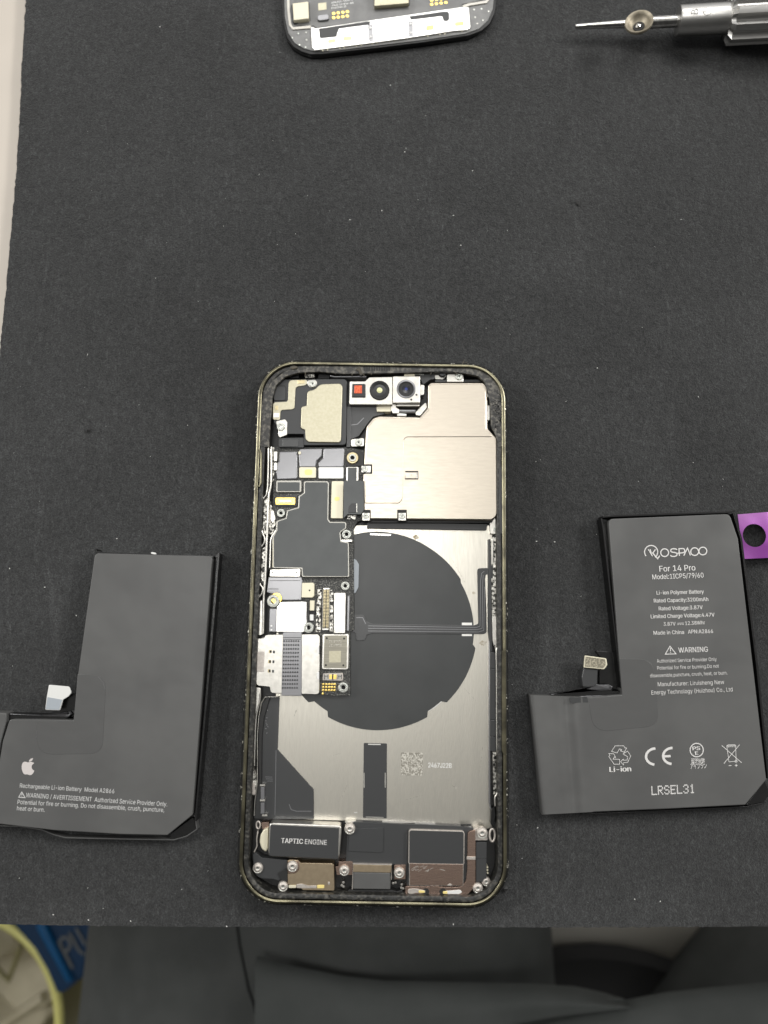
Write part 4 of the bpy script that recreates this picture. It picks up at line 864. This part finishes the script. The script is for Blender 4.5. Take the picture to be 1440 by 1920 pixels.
slab('connector_shade', [(1116, 1220), (1140, 1222), (1160, 1225), (1166, 1296), (1124, 1284), (1124, 1256), (1140, 1250)], 1.2, .2, m_edge, Rb, 2)  # shadow round the connector, built as a black slab
# purple tab with a round hole
bm = bmesh.new(); zz = .0034
outer = [P(1383, 964.5, zz), P(1452, 959, zz), P(1520, 953, zz), P(1530, 1040, zz), P(1462, 1045, zz), P(1394.5, 1048, zz)]
hc = P(1414.5, 1004, zz); hr = (P(1436.3, 1004, zz)-hc).length; hn = 36
ov = [bm.verts.new(p) for p in outer]; hv = [bm.verts.new(hc+Vector((math.cos(2*math.pi*i/hn), math.sin(2*math.pi*i/hn), 0))*hr) for i in range(hn)]
es_ = [bm.edges.new((ov[i], ov[(i+1) % 6])) for i in range(6)]+[bm.edges.new((hv[i], hv[(i+1) % hn])) for i in range(hn)]
bmesh.ops.triangle_fill(bm, edges=es_, use_beauty=True)
r_ = bmesh.ops.extrude_face_region(bm, geom=bm.faces[:]); bmesh.ops.translate(bm, verts=[g for g in r_['geom'] if isinstance(g, bmesh.types.BMVert)], vec=(0, 0, -.00012))
link('pull_tab', bm, m_purple, Rb)
# print on the second battery
def chaikin(p, n=3):
    p = [Vector(q) for q in p]
    for _ in range(n):
        o = [p[0]]
        for a, b in zip(p, p[1:]): o += [a*.75+b*.25, a*.25+b*.75]
        p = o+[p[-1]]
    return p
zt = 5.09; m_print = m_print2
strokes('maker_emblem', [([(1220.9+12.3*math.cos(a), 1035+12.3*math.sin(a)) for a in [math.radians(142+i*272/30) for i in range(31)]], 2.0, False),
    ([(1219, 1030), (1222, 1041)], 2.0, False), ([(1229, 1030), (1224, 1037)], 2.0, False), ([(1223, 1036), (1233, 1047.5), (1237, 1042)], 2.2, False), ([(1215.5, 1030), (1223.5, 1043)], 1.6, False)], 5.11, m_print, Rb)
def ringp(cx, cy, rx, ry, n=24): return [(cx+rx*math.cos(2*math.pi*i/n), cy+ry*math.sin(2*math.pi*i/n)) for i in range(n)]
strokes('maker_name', [(ringp(1246.2, 1036.3, 7.4, 7.2), 2.1, True),
    (chaikin([(1269.5, 1030.8), (1267, 1029), (1260.0, 1028.8), (1257.0, 1031.8), (1258.5, 1035.2), (1268, 1036.2), (1270, 1039.6), (1267.5, 1043), (1260, 1043.6), (1256.6, 1041.2)]), 2.1, False),
    ([(1273.8, 1042.2), (1273, 1028)], 2.1, False), (chaikin([(1273, 1028.8), (1279.5, 1028.4), (1283.6, 1029.4), (1283.8, 1035), (1280.5, 1036.6), (1270, 1037.2)]), 2.1, False),
    ([(1282, 1042), (1289, 1027.6), (1294.5, 1041.4)], 2.1, False), (ringp(1302.5, 1034.3, 7.4, 7.2), 2.1, True), (ringp(1317.8, 1033.2, 7.4, 7.2), 2.1, True)], 5.11, m_print, Rb)
for s, a, b, c, bo in (('For 14 Pro', (1236.7, 1071.8), (1304, 1069.4), 10.6, .012), ('Model:1ICP5/79/60', (1223.4, 1086.4), (1319.4, 1082.8), 9, .01),
    ('Li-ion Polymer Battery', (1231.4, 1115), (1319.6, 1112.6), 7, .016), ('Rated Capacity:3200mAh', (1226.2, 1129.8), (1328, 1126.8), 7, .016),
    ('Rated Voltage:3.87V', (1235.4, 1144.6), (1317.6, 1142), 7, .016), ('Limited Charge Voltage:4.47V', (1220.4, 1159.6), (1339.8, 1156), 7, .016),
    ('3.87V', (1244.4, 1173.4), (1266.8, 1172.8), 6.6, .01), ('12.38Whr', (1285, 1172), (1322, 1170.4), 6.6, .01),
    ('Made in China', (1225.6, 1190.2), (1282.6, 1188.6), 7, .01), ('APN:A2866', (1290.2, 1188), (1337, 1186.8), 7, .01),
    ('WARNING', (1272.4, 1223.8), (1327.6, 1222), 9.4, .01),
    ('Authorized Service Provider Only', (1231.6, 1242.6), (1344, 1239), 6.4, .006), ('Potential for fire or burning.Do not', (1232.4, 1255.8), (1348, 1251.8), 6.4, .006),
    ('disassemble,puncture, crush, heat, or burn.', (1219, 1270.2), (1364, 1264.6), 6.4, .006), ('Manufacturer: Liruisheng New', (1233.6, 1286.8), (1358, 1282.4), 7.4, .006),
    ('Energy Technology (Huizhou) Co., Ltd', (1221.6, 1302.4), (1373.6, 1296.2), 7.4, .006), ('Li-ion', (1143.4, 1447.4), (1183.2, 1446), 9, .03),
    ('3200mAh', (1296, 1426.6), (1321, 1425.8), 4.4, .02), ('株式会社', (1296.6, 1434.2), (1322, 1433.4), 6.0, .01), ('アイブラン', (1294.8, 1441.4), (1325.4, 1440), 6.0, .012)):
    text(s, a, b, c, zt, m_print, Rb, bo)
strokes('direct_current_sign', [([(1270, 1168.6), (1282, 1168.2)], 1, False), ([(1270, 1171.2), (1273, 1171.1)], 1, False), ([(1274.5, 1171), (1277.5, 1170.9)], 1, False), ([(1279, 1170.8), (1282, 1170.7)], 1, False)], 5.11, m_print, Rb)
strokes('warning_sign', [([(1256.2, 1211.6), (1267.4, 1226), (1247.4, 1226.6)], 1.5, True), ([(1257, 1215), (1257.2, 1221)], 1.8, False), ([(1257.2, 1222.4), (1257.3, 1224)], 1.6, False)], 5.11, m_print, Rb)
# recycling triangle of three outlined arrows
zi = Z(1110, 1370, 4.5)
strokes('recycling_sign', [
    (zi((165, 175), (195, 128), (268, 128), (278, 146), (292, 146), (272, 183), (240, 170), (251, 163), (232, 153), (212, 188)), 1.0, True),
    (zi((262, 196), (300, 172), (327, 214), (300, 268), (268, 270), (266, 288), (240, 262), (264, 240), (266, 250), (296, 248), (300, 220)), 1.0, True),
    (zi((232, 242), (232, 283), (186, 283), (142, 218), (150, 205), (142, 194), (182, 194), (200, 226), (188, 222), (178, 240)), 1.0, True)], 5.11, m_print, Rb)
def arc(cx, cy, rx, ry, a0, a1, n=16): return [(cx+rx*math.cos(math.radians(a0+(a1-a0)*i/n)), cy+ry*math.sin(math.radians(a0+(a1-a0)*i/n))) for i in range(n+1)]
strokes('conformity_mark', [(arc(1229.5, 1418.6, 18.2, 15.2, -92, -262), 4.6, False), (arc(1261.6, 1417.4, 18.2, 15.2, -92, -262), 4.6, False), ([(1245, 1418.2), (1257.5, 1417.6)], 4.2, False)], 5.11, m_print, Rb)
strokes('safety_mark', [(ringp(1306.3, 1406.4, 12.4, 12.6), 1.9, True)], 5.11, m_print, Rb)
text('PS', (1299, 1406.6), (1312.6, 1406), 6.6, zt, m_print, Rb, .03); text('E', (1303.8, 1415.4), (1309.2, 1415.2), 6.6, zt, m_print, Rb, .03)
strokes('bin_mark', [(zi((1095, 125), (1262, 270)), 1.1, False), (zi((1245, 118), (1112, 278)), 1.1, False), (zi((1138, 130), (1212, 124), (1216, 258), (1155, 263)), 1.0, True), (zi((1135, 126), (1148, 120), (1200, 118), (1212, 124)), 1.0, False), (ringp(*zi((1215, 258))[0], 2.2, 2.2, 10), .9, True), (zi((1135, 138), (1212, 134)), .8, False),
    (zi((1152, 295), (1176, 294)), 1.2, False), (zi((1204, 293), (1228, 292)), 1.2, False), (zi((1216, 281), (1216, 305)), 1.2, False)], 5.11, m_print, Rb)
# dot-matrix serial
DM = {'L': '1000010000100001000010000100001111', 'R': None}
GL = {'L': ['10000', '10000', '10000', '10000', '10000', '10000', '11111'], 'R': ['11110', '10001', '10001', '11110', '10100', '10010', '10001'], 'S': ['01110', '10001', '10000', '01110', '00001', '10001', '01110'],
      'E': ['11111', '10000', '10000', '11110', '10000', '10000', '11111'], '3': ['01110', '10001', '00001', '00110', '00001', '10001', '01110'], '1': ['00100', '01100', '00100', '00100', '00100', '00100', '01110']}
bm = bmesh.new(); a0, b0 = Vector((1222, 1490.5)), Vector((1303.5, 1486.6)); ux = (b0-a0)/(7*6-1.0); uy = Vector((ux.y, -ux.x)).normalized()*2.45
for k, ch in enumerate('LRSEL31'):
    for r_ in range(7):
        for c_ in range(5):
            if GL[ch][r_][c_] == '1':
                p = a0+ux*(k*6+c_+.4)+uy*(6-r_+.3)
                f = bm.faces.new([bm.verts.new(P(p.x+1.25*math.cos(t), p.y+1.25*math.sin(t), 0.00511)) for t in [i*math.pi/4 for i in range(8)]])
link('serial_number', bm, m_print, Rb)

# ------------------------------------------------------------------ detached screen, lying face down
def zS(*p): return [(500+a[0]/3.13, a[1]/3.13)+tuple(a[2:]) for a in p]
zs1 = Z(520, 0, 6.545); zs2 = Z(720, 0, 6.545)
scr = empty('phone_screen', P(740, 40, 0), 'detached phone screen lying face down with gold pads and bright metal strip', 'screen')
# frame of the panel: far end lies beyond the photo
a_ = P(530, 40, .0022); b_ = P(931, 0, .0022); e_ = P(560, 94, .0022)
A0 = P(527, -20, .0022); B0 = P(929, -30, .0022); ax = (P(900, 66, .0022)-P(590, 106, .0022)).normalized(); ay = Vector((-ax.y, ax.x, 0))
def far(p, d): return p+ay*d
def scr_poly(z, grow=0):
    low = [(528, -10), (530, 25), (533, 50), (539, 70), (550, 86), (565, 95), (582, 100.5), (604, 100), (700, 89), (800, 77), (880, 65), (903, 57), (918, 44), (927, 25), (930, 8), (929, -15)]
    pts = [P(x, y+grow*1.0 if y > 60 else y, z) for x, y in low]
    pts += [far(pts[-1], .125), far(pts[0], .125)]
    return pts
bm = bmesh.new(); prism(bm, scr_poly(.0011, 6), .0001, .0003, 2); link('cover_glass', bm, m_edge, scr, 40)
bm = bmesh.new(); prism(bm, scr_poly(.0021, 1), .0010, .0002, 2); link('screen_frame', bm, m_black, scr, 40)
m_grey = M('grey_backing_film', (.19, .19, .185), .40, col2=(.15, .15, .147), nscale=400, bump=.10, bscale=300)
bm = bmesh.new(); lowf = [(533, -10), (534, 30), (540, 60), (552, 80), (570, 91), (590, 96), (620, 95.5), (700, 86), (800, 74), (872, 63), (898, 54), (915, 38), (924, 16), (927, -15)]
pt = [P(x, y, .0024) for x, y in lowf]; pt += [far(pt[-1], .122), far(pt[0], .122)]; prism(bm, pt, .002, .00008, 1); back = link('backing_film', bm, m_grey, scr, 40)
m_palef = M('pale_bead', (.52, .50, .45), .35, .2)
strip('adhesive_bead', [(540, -8), (541, 20), (544, 46), (549, 53), (583, 50)], 5, 2.75, 2.4, m_palef, scr); strip('adhesive_bead', [(868, 12), (880, 8), (912, 3), (917, -4), (919, -14)], 5, 2.75, 2.4, m_palef, scr)
fxl = slab('screen_flex', [(551, -14), (905, -60), (912, -2), (866, 8), (862, 16), (640, 46), (592, 52), (588, 48), (556, 48)], 2.62, 2.35, M('grey_flex', (.13, .13, .128), .38, col2=(.17, .17, .167), nscale=260, bump=.12, bscale=240), scr, 3)
bs = slab('metal_strip', [(583, 50), (592, 53), (868, 13, 4), (879, 13, 3), (882, 52, 5), (876, 56, 3), (850, 58), (760, 72), (590, 94, 3), (585, 88, 4)], 2.9, 2.35, m_bright, scr, 0, .0001)
slab('strip_slot', zs1((510, 350), (745, 322), (730, 450, 4), (520, 470, 4)), 2.94, 2.8, m_dark, bs, 0, 0)
slab('strip_slot', zs1((510, 352), (1100, 262), (1138, 262), (1135, 302), (760, 350), (730, 420), (700, 440)), 2.93, 2.8, m_dark, bs, 0, 0)
slab('strip_slot', zs2((310, 200), (700, 145), (780, 140, 6), (800, 165, 4), (800, 255, 6), (730, 262, 6), (718, 205), (690, 198), (330, 242)), 2.94, 2.8, m_dark, bs, 0, 0)
for zf, c in ((zs1, ((1110, 305), (1168, 300), (1180, 505), (1125, 508))), (zs2, ((300, 262), (355, 258), (358, 445), (305, 450)))):
    sc_ = slab('strip_gap', zf(*c), 2.95, 2.8, m_flex, bs, 1, 0)
    x0 = sum(p[0] for p in c)/4
    for dy in (345-405, 455-405):
        yy = sum(p[1] for p in c)/4+dy; bm = bmesh.new(); lathe(bm, [(.00042, 0), (.00042, .0001), (.0003, .00016), (0, .00018)], P(*zf((x0-2, yy))[0], .00296), n=14); link('spot_weld', bm, m_white, bs, 40)
strokes('strip_fold', [(zs1((1145, 290), (1440, 245)), 1, False), (zs1((1180, 375), (1440, 340)), 1, False), (zs2((0, 275), (300, 235)), 1, False), (zs2((0, 350), (300, 305)), 1, False)], 2.93, m_silver, bs)
for zf, c in ((zs1, (620, 480, 715, 525)), (zs1, (808, 445, 915, 495)), (zs2, (515, 310, 610, 370)), (zs2, (870, 265, 980, 315))):
    x0, y0, x1, y1 = c; slab('yellow_patch', zf((x0, y0+8), (x1, y0-6), (x1, y1-8), (x0, y1+6)), 2.95, 2.8, m_gold if zf is zs1 else m_blot, bs, 3, 0)
# bond teeth along the lower edge
bm = bmesh.new()
for i, (x, y) in enumerate([(605, 95), (614, 93.6), (637, 90.6), (645, 89.4), (668, 86), (677, 85), (698, 82), (707, 80.6), (730, 77), (739, 75.8), (762, 72.6), (771, 71.2), (802, 68), (825, 64.6), (834, 63.4), (866, 58.6)]):
    prism(bm, [P(a, b, .00262) for a, b in [(x-1.2, y-4), (x+1.2, y-4.3), (x+1.4, y+.5), (x-1.0, y+.8)]], .0023, 0)
link('bond_tooth', bm, m_cream, scr)
slab('camera_window', zs1((185, 40), (380, 15), (388, 225), (200, 248)), 4.1, 2.5, m_cream, scr, 1.5, .0002); slab('window_rim', zs1((170, 50), (392, 22), (405, 250), (205, 285), (180, 250)), 3.0, 2.5, m_dark, scr, 3)
slab('camera_window', zs2((-125, -140), (300, -200), (305, 38), (-120, 72)), 4.1, 2.5, m_champ, scr, 1.5, .0002); slab('window_rim', zs2((-135, -140), (312, -200), (320, 55), (-118, 92)), 3.0, 2.5, m_dark, scr, 3)
slab('small_chip', zs1((485, 185, 5), (630, 165, 5), (640, 235, 5), (492, 250, 5)), 3.3, 2.6, m_flex, scr, 0, .0002)
slab('etched_patch', zs1((500, 40), (600, 28), (605, 115), (505, 128)), 2.66, 2.6, m_champ, scr, 0, 0)
for zf, lst in ((zs1, [(690+i*56, y-i*7) for y in (165, 217) for i in range(4)]), (zs2, [(585+i*58, y-i*8) for y in (3, 53) for i in range(4)])):
    for x, y in lst:
        bm = bmesh.new(); lathe(bm, [(.00056, -.0001), (.00056, .00006), (.00042, .0001), (.00015, .00006), (0, .00005)], P(*zf((x, y))[0], .00263), n=16); link('gold_pad', bm, m_gold, scr, 40)
text('APN 821-0414-A', *zs1((665, 45), (925, 8)), 3.6, 2.66, m_white, scr, .02); text('TVJ2 13 81v-03', *zs1((668, 78), (935, 44)), 3.6, 2.66, m_white, scr, .02); text('E162264 2F', *zs1((668, 110), (850, 88)), 3.6, 2.66, m_white, scr, .02)
for zf, lst in ((zs1, ((255, 410), (350, 398), (183, 463), (358, 490), (272, 552), (345, 580))), (zs2, ((1105, 118), (1197, 108), (1283, 138), (1117, 212), (1215, 248), (1145, 290)))):
    for x, y in lst:
        bm = bmesh.new(); lathe(bm, [(.0003, -.0001), (.00028, .00008), (0, .00016)], P(*zf((x, y))[0], .0024), n=12); link('solder_bead', bm, m_screw, scr, 60)

# ------------------------------------------------------------------ screwdriver
H0 = P(1368, 34, .0072); H1 = P(1440, 30, .0072); dx = (H1-H0).normalized()
tip = P(1078, 50, .0036)
sd = empty('screwdriver', H0, 'grey metal precision screwdriver with a fluted handle and thin bare shaft', 'screwdriver')
ax_ = (H0-tip).normalized(); Ln = (H0-tip).length
def along(px): return (P(px, 40, .006)-P(1078, 40, .006)).length
def part(name, prof, mats, mis, n=40):
    bm = bmesh.new(); lathe(bm, prof, tip, ax_, n=n, mis=mis); return link(name, bm, mats, sd, 40)
part('shaft', [(0, 0), (.0006, .0002), (.00075, .001), (.0008, along(1100)), (.00125, along(1185)), (.0017, along(1205)), (.0017, along(1268))], [m_chrome], [0]*6)
part('collar', [(.0016, along(1267)), (.0040, along(1267.5)), (.0042, along(1270)), (.00425, along(1362))], [m_steel], [0]*3)
# fluted handle
bm = bmesh.new(); q = ax_.to_track_quat('Z', 'Y'); NF = 10; rings = []
for k, (h, rs) in enumerate(((along(1357), .78), (along(1361), .92), (along(1363), 1), (along(1440), 1), (along(1440)+.055, 1), (along(1440)+.06, .8))):
    rg = []
    for i in range(NF*8):
        a = 2*math.pi*i/(NF*8); ph = (i % 8); r = .0072 if ph in (0, 1, 2, 3) else .0058 if ph in (5, 6) else .0062
        rg.append(bm.verts.new(tip+q @ Vector((r*rs*math.cos(a), r*rs*math.sin(a), h))))
    rings.append(rg)
for k in range(len(rings)-1):
    for i in range(NF*8): bm.faces.new([rings[k][i], rings[k][(i+1) % (NF*8)], rings[k+1][(i+1) % (NF*8)], rings[k+1][i]])
bm.faces.new(rings[0]); bm.faces.new(rings[-1]); link('handle', bm, m_steel, sd, 20)
zz = (tip.z+ax_.z*along(1320))*1000+4.28
text('B', (1296.6+13, 25), (1296.6+13, 15.6), 12, zz-.25, m_print2, sd, .0, 'engraving'); text('Y', (1333, 24.6), (1333, 15.6), 13, zz-.3, m_print2, sd, 0, 'engraving')
strokes('engraving', [(ringp(1326.5, 20, 7.8, 6.8, 24), 1.0, True)], zz-.2, m_print2, sd)
# cup resting on the shaft
cupc = P(1198, 42, .0096)
cup = empty('bronze_cup', cupc-Vector((0, 0, .002)), 'small round grey bronze cup with a screw in its middle, resting on the screwdriver shaft', 'cup')
axc = (Vector((-.30, .10, 1))).normalized(); R_ = .00415
bm = bmesh.new(); lathe(bm, [(0, -.0026), (.0014, -.0026), (.0026, -.0018), (R_*.97, -.0003), (R_, .0002), (R_*.95, .0005), (R_*.80, .0003), (R_*.72, -.0003), (R_*.42, -.0016), (0, -.0017)], cupc, axc, n=40); link('bowl', bm, m_bronze, cup, 50)
bm = bmesh.new(); lathe(bm, [(R_*.40, -.0016), (R_*.38, -.00135), (0, -.00135)], cupc, axc, n=24); link('recess', bm, m_hole, cup, 40)
bm = bmesh.new(); lathe(bm, [(R_*.24, -.0016), (R_*.2, -.0010), (R_*.10, -.0007), (0, -.0007)], cupc+axc.cross(Vector((0, 1, 0)))*.0002, axc, n=7); link('screw', bm, m_chrome, cup)

# ------------------------------------------------------------------ below the bench: person, stool, bin, blue bag
def leg_tube(name, c0, c1, w0, w1, h0, h1, mat, parent, folds, n=56, m=70):
    bm = bmesh.new(); rings = []
    d = (c1-c0); t = d.normalized(); s = Vector((t.y, -t.x, 0)).normalized()
    for k in range(m+1):
        u = k/m; c = c0.lerp(c1, u); w = w0+(w1-w0)*u; h = h0+(h1-h0)*u; rg = []
        for i in range(n):
            a = 2*math.pi*i/n; ca, sa = math.cos(a), math.sin(a)
            x = math.copysign(abs(ca)**.75, ca)*w; z = math.copysign(abs(sa)**.8, sa)*h
            p = c+s*x+Vector((0, 0, z))
            dz = 0
            for fx, fy, gx, gy, wd, amp in folds:      # crease from (fx,fy) to (gx,gy) in plan
                A_, B_ = Vector((fx, fy)), Vector((gx, gy)); ab = B_-A_; tt = max(0, min(1, (Vector((p.x, p.y))-A_).dot(ab)/ab.length_squared)); dd = (Vector((p.x, p.y))-(A_+ab*tt)).length
                dz += amp*math.exp(-(dd/wd)**2)
            if sa > -.2: p.z += dz
            rg.append(bm.verts.new(p))
        rings.append(rg)
    for k in range(m):
        for i in range(n): bm.faces.new([rings[k][i], rings[k][(i+1) % n], rings[k+1][(i+1) % n], rings[k+1][i]])
    bm.faces.new(rings[0]); bm.faces.new(rings[-1])
    return bm
def Q(px, py, z): p = P(px, py, z); return p.x, p.y
per = empty('person', Vector((.0, -.35, -.30)), 'person seated at the bench, dark grey trousers and dark jacket hem over the lap', 'person')
zl = -.15
folds = [(*Q(560, 1765, zl), *Q(900, 1800, zl), .006, -.003), (*Q(700, 1735, zl), *Q(1010, 1830, zl), .008, .003), (*Q(200, 1740, zl), *Q(420, 1900, zl), .012, .003), (*Q(240, 1860, zl), *Q(440, 1790, zl), .007, -.002), (*Q(520, 1800, zl), *Q(1000, 1790, zl), .009, .0035), (*Q(600, 1740, zl), *Q(960, 1760, zl), .010, .003), (*Q(300, 1730, zl), *Q(260, 1930, zl), .02, .004), (*Q(445, 1735, zl), *Q(482, 1925, zl), .0022, -.0022)]
ca = Vector((-.030, .12, -.215)); cb = Vector((-.036, -.46, -.215))
bmL = leg_tube('trousers', ca, cb, .106, .137, .062, .078, m_cloth, per, folds)
cr = Vector((.553, .06, -.225)); cr2 = Vector((.085, -.46, -.225))
folds2 = [(*Q(1380, 1745, zl), *Q(1300, 1850, zl), .006, .004), (*Q(1440, 1745, zl), *Q(1330, 1840, zl), .008, -.004), (*Q(1180, 1890, zl), *Q(1330, 1850, zl), .007, .004), (*Q(1400, 1840, zl), *Q(1420, 1760, zl), .006, .004), (*Q(1250, 1830, zl), *Q(1440, 1800, zl), .012, -.004)]
bmR = leg_tube('trousers', cr, cr2, .095, .125, .062, .075, m_cloth, per, folds2)
me_t = bpy.data.meshes.new('tmp'); bmR.to_mesh(me_t); bmR.free(); bmL.from_mesh(me_t)
# pelvis joins both thighs into one body
tro = link('trousers', bmL, m_cloth, per, 180)
rm = tro.modifiers.new('join', 'REMESH'); rm.mode = 'VOXEL'; rm.voxel_size = .0045
dg = bpy.context.evaluated_depsgraph_get(); nm = bpy.data.meshes.new_from_object(tro.evaluated_get(dg)); tro.modifiers.clear(); tro.data = nm
nm.materials.clear(); nm.materials.append(m_cloth); nm.polygons.foreach_set('use_smooth', [True]*len(nm.polygons))
bm = bmesh.new()
def surf(px, py, z0=-.15):
    # follow the thigh top: ray cast on the trousers
    d = (P(px, py, -.3)-CAMV).normalized(); o_ = base_of(tro)
    hit, loc, nor, idx = tro.ray_cast(CAMV-o_, d)
    return (loc+o_+Vector((0, 0, .0002))) if hit else P(px, py, z0)
bpy.context.view_layer.update()
tube(bm, [surf(x, y) for x, y in ((443, 1728), (446, 1745), (449, 1770), (455, 1800), (461, 1830), (466, 1855), (475, 1880), (481, 1905), (484, 1935))], .0006, 8)
link('seam', bm, m_seam, tro, 60)
# jacket hem: a thick soft sheet over the lap
hem = [(478, 1804), (520, 1817), (560, 1826), (640, 1842), (720, 1851), (800, 1853), (900, 1855), (1000, 1857), (1085, 1862), (1140, 1874), (1178, 1886)]
low_ = [(478, 1990), (520, 1990), (600, 1990), (680, 1990), (760, 1985), (820, 1972), (880, 1955), (960, 1925), (1020, 1912), (1100, 1900), (1182, 1890)]
rows = []
for i in range(9):
    u = i/8; r_ = []
    for a, b in zip(hem, low_):
        x, y = a[0]+(b[0]-a[0])*u, a[1]+(b[1]-a[1])*u
        r_.append(P(x, y, -.128+.006*math.sin(min(1, u*2)*math.pi/2)-.010*max(0, (a[0]-900)/280)))
    rows.append(r_)
cloth_sheet('jacket_hem', rows, .006, m_jack, per)
rows = []
for i in range(9):
    u = i/8; r_ = []
    for a, b in zip([(1010, 1918), (1090, 1900), (1170, 1888), (1250, 1872), (1340, 1862), (1450, 1852), (1600, 1850)], [(900, 2000), (1000, 2000), (1100, 2000), (1200, 2000), (1340, 2000), (1460, 2000), (1600, 2000)]):
        r_.append(P(a[0]+(b[0]-a[0])*u, a[1]+(b[1]-a[1])*u, -.137+.006*math.sin(min(1, u*2)*math.pi/2)))
    rows.append(r_)
cloth_sheet('jacket_hem', rows, .005, m_jack, per)
# stool
zst = -.255; fr = P(1190, 1780, zst+.012)
st = empty('stool', Vector((.12, fr.y-.13, -.74)), 'round stool with a black cushion on a pale disc put in for the floor, showing between the thighs of the seated person', 'stool')
sc = Vector((.12, fr.y-.13, zst))
bm = bmesh.new(); lathe(bm, [(0, -.03), (.17, -.03), (.185, -.02), (.185, -.006), (.175, 0), (0, .0)], sc, n=48); link('floor_patch', bm, m_floorpatch, st, 40)  # pale disc added in place of the floor, raised to catch light
bm = bmesh.new(); lathe(bm, [(.125, .0002), (.131, .006), (.125, .012), (0, .015)], sc, n=48); link('cushion', bm, m_stool, st, 40)
bm = bmesh.new(); lathe(bm, [(.03, -.485), (.03, -.03)], sc, n=20); lathe(bm, [(.2, -.485), (.19, -.46), (.03, -.44)], sc, n=32); link('pedestal', bm, m_dark, st, 40)
# waste bin with yellow rim
zb_ = -.30; bc = P(-92, 1927, zb_); br_ = (P(-92+203, 1927, zb_)-bc).length
wb = empty('waste_bin', Vector((bc.x, bc.y, -.74)), 'waste bin with a yellow green rim holding crumpled paper', 'bin')
bm = bmesh.new(); tube(bm, [bc+Vector((math.cos(a), math.sin(a), 0))*br_ for a in [i*2*math.pi/64 for i in range(64)]], .0029, 10, closed=True); link('rim', bm, m_yrim, wb, 60)
bm = bmesh.new(); lathe(bm, [(0, -.44), (br_*.8, -.44), (br_*.99, -.003), (br_*.965, -.003), (br_*.77, -.43), (0, -.43)], bc, n=48); link('bucket', bm, m_bin, wb, 40)
def crumple(label, c, r, seed):
    rnd = random.Random(seed); bm = bmesh.new(); bmesh.ops.create_icosphere(bm, subdivisions=3, radius=r)
    pl = [(Vector((rnd.gauss(0, 1), rnd.gauss(0, 1), rnd.gauss(0, 1))).normalized(), rnd.uniform(.62, .95)*r) for _ in range(22)]
    for v in bm.verts:
        for n_, d_ in pl:
            k = v.co.dot(n_)-d_
            if k > 0: v.co -= n_*k*1.15
        v.co += c
    o = link('crumpled_paper', bm, m_paper); o['label'] = label; o['category'] = 'paper'; o['group'] = 'crumpled paper in the bin'
crumple('large crumpled beige paper ball beside the yellow rim, widest of the papers in the bin', P(38, 1848, -.36)-Vector((0, 0, .03)), .036, 3)
crumple('crumpled beige paper pressed into the bin at the photo edge just under the mat', P(0, 1775, -.36)-Vector((0, 0, .028)), .030, 5)
crumple('crumpled beige paper low in the bin corner under the pale stick', P(5, 1915, -.37)-Vector((0, 0, .035)), .038, 8)
bm = bmesh.new(); tube(bm, [P(-20, 1945, -.335), P(20, 1912, -.325), P(84, 1868, -.310)], .0034, 10); o = link('stick', bm, m_paper, None, 60); o['label'] = 'pale round stick lying slantwise across the paper in the bin'; o['category'] = 'stick'
bm = bmesh.new(); tube(bm, [P(-6, 1815, -.325), P(16, 1838, -.322), P(34, 1790, -.318), P(40, 1775, -.318)], .0016, 8); o = link('wire_scrap', bm, m_bin, None, 60); o['label'] = 'thin olive wire scrap bent over the paper in the bin'; o['category'] = 'wire'
# blue bag
zg = -.275
bb = empty('blue_bag', P(110, 1780, -.5), 'dark blue plastic bag with worn white letters standing beside the bin', 'bag')
def bslab(name, pts, zt, zb, mat, bev, par=bb): return slab(name, pts, zt*1000, zb*1000, mat, par, 0, bev, 3)
bslab('bag_body', [(-10, 1690), (185, 1690), (160, 1800, 10), (157, 1832, 16), (120, 1862, 20), (106, 1862, 4), (88, 1820), (64, 1778), (30, 1738)], zg, -.60, m_bluebag, .006)
bslab('bag_ridge', [(58, 1690), (76, 1690), (84, 1735), (136, 1842), (124, 1846), (68, 1745)], zg+.004, zg-.01, m_bluelt, .002)
strokes('lettering', [([(136, 1816), (110, 1766)], 6.5, False), ([(110, 1766), (119, 1757), (128, 1760), (132, 1772), (126, 1783), (120, 1784)], 6, False), ([(130, 1748), (148, 1783), (158, 1790)], 5.5, False), ([(142, 1740), (160, 1772)], 5.5, False)], zg*1000+1, m_letter, bb)
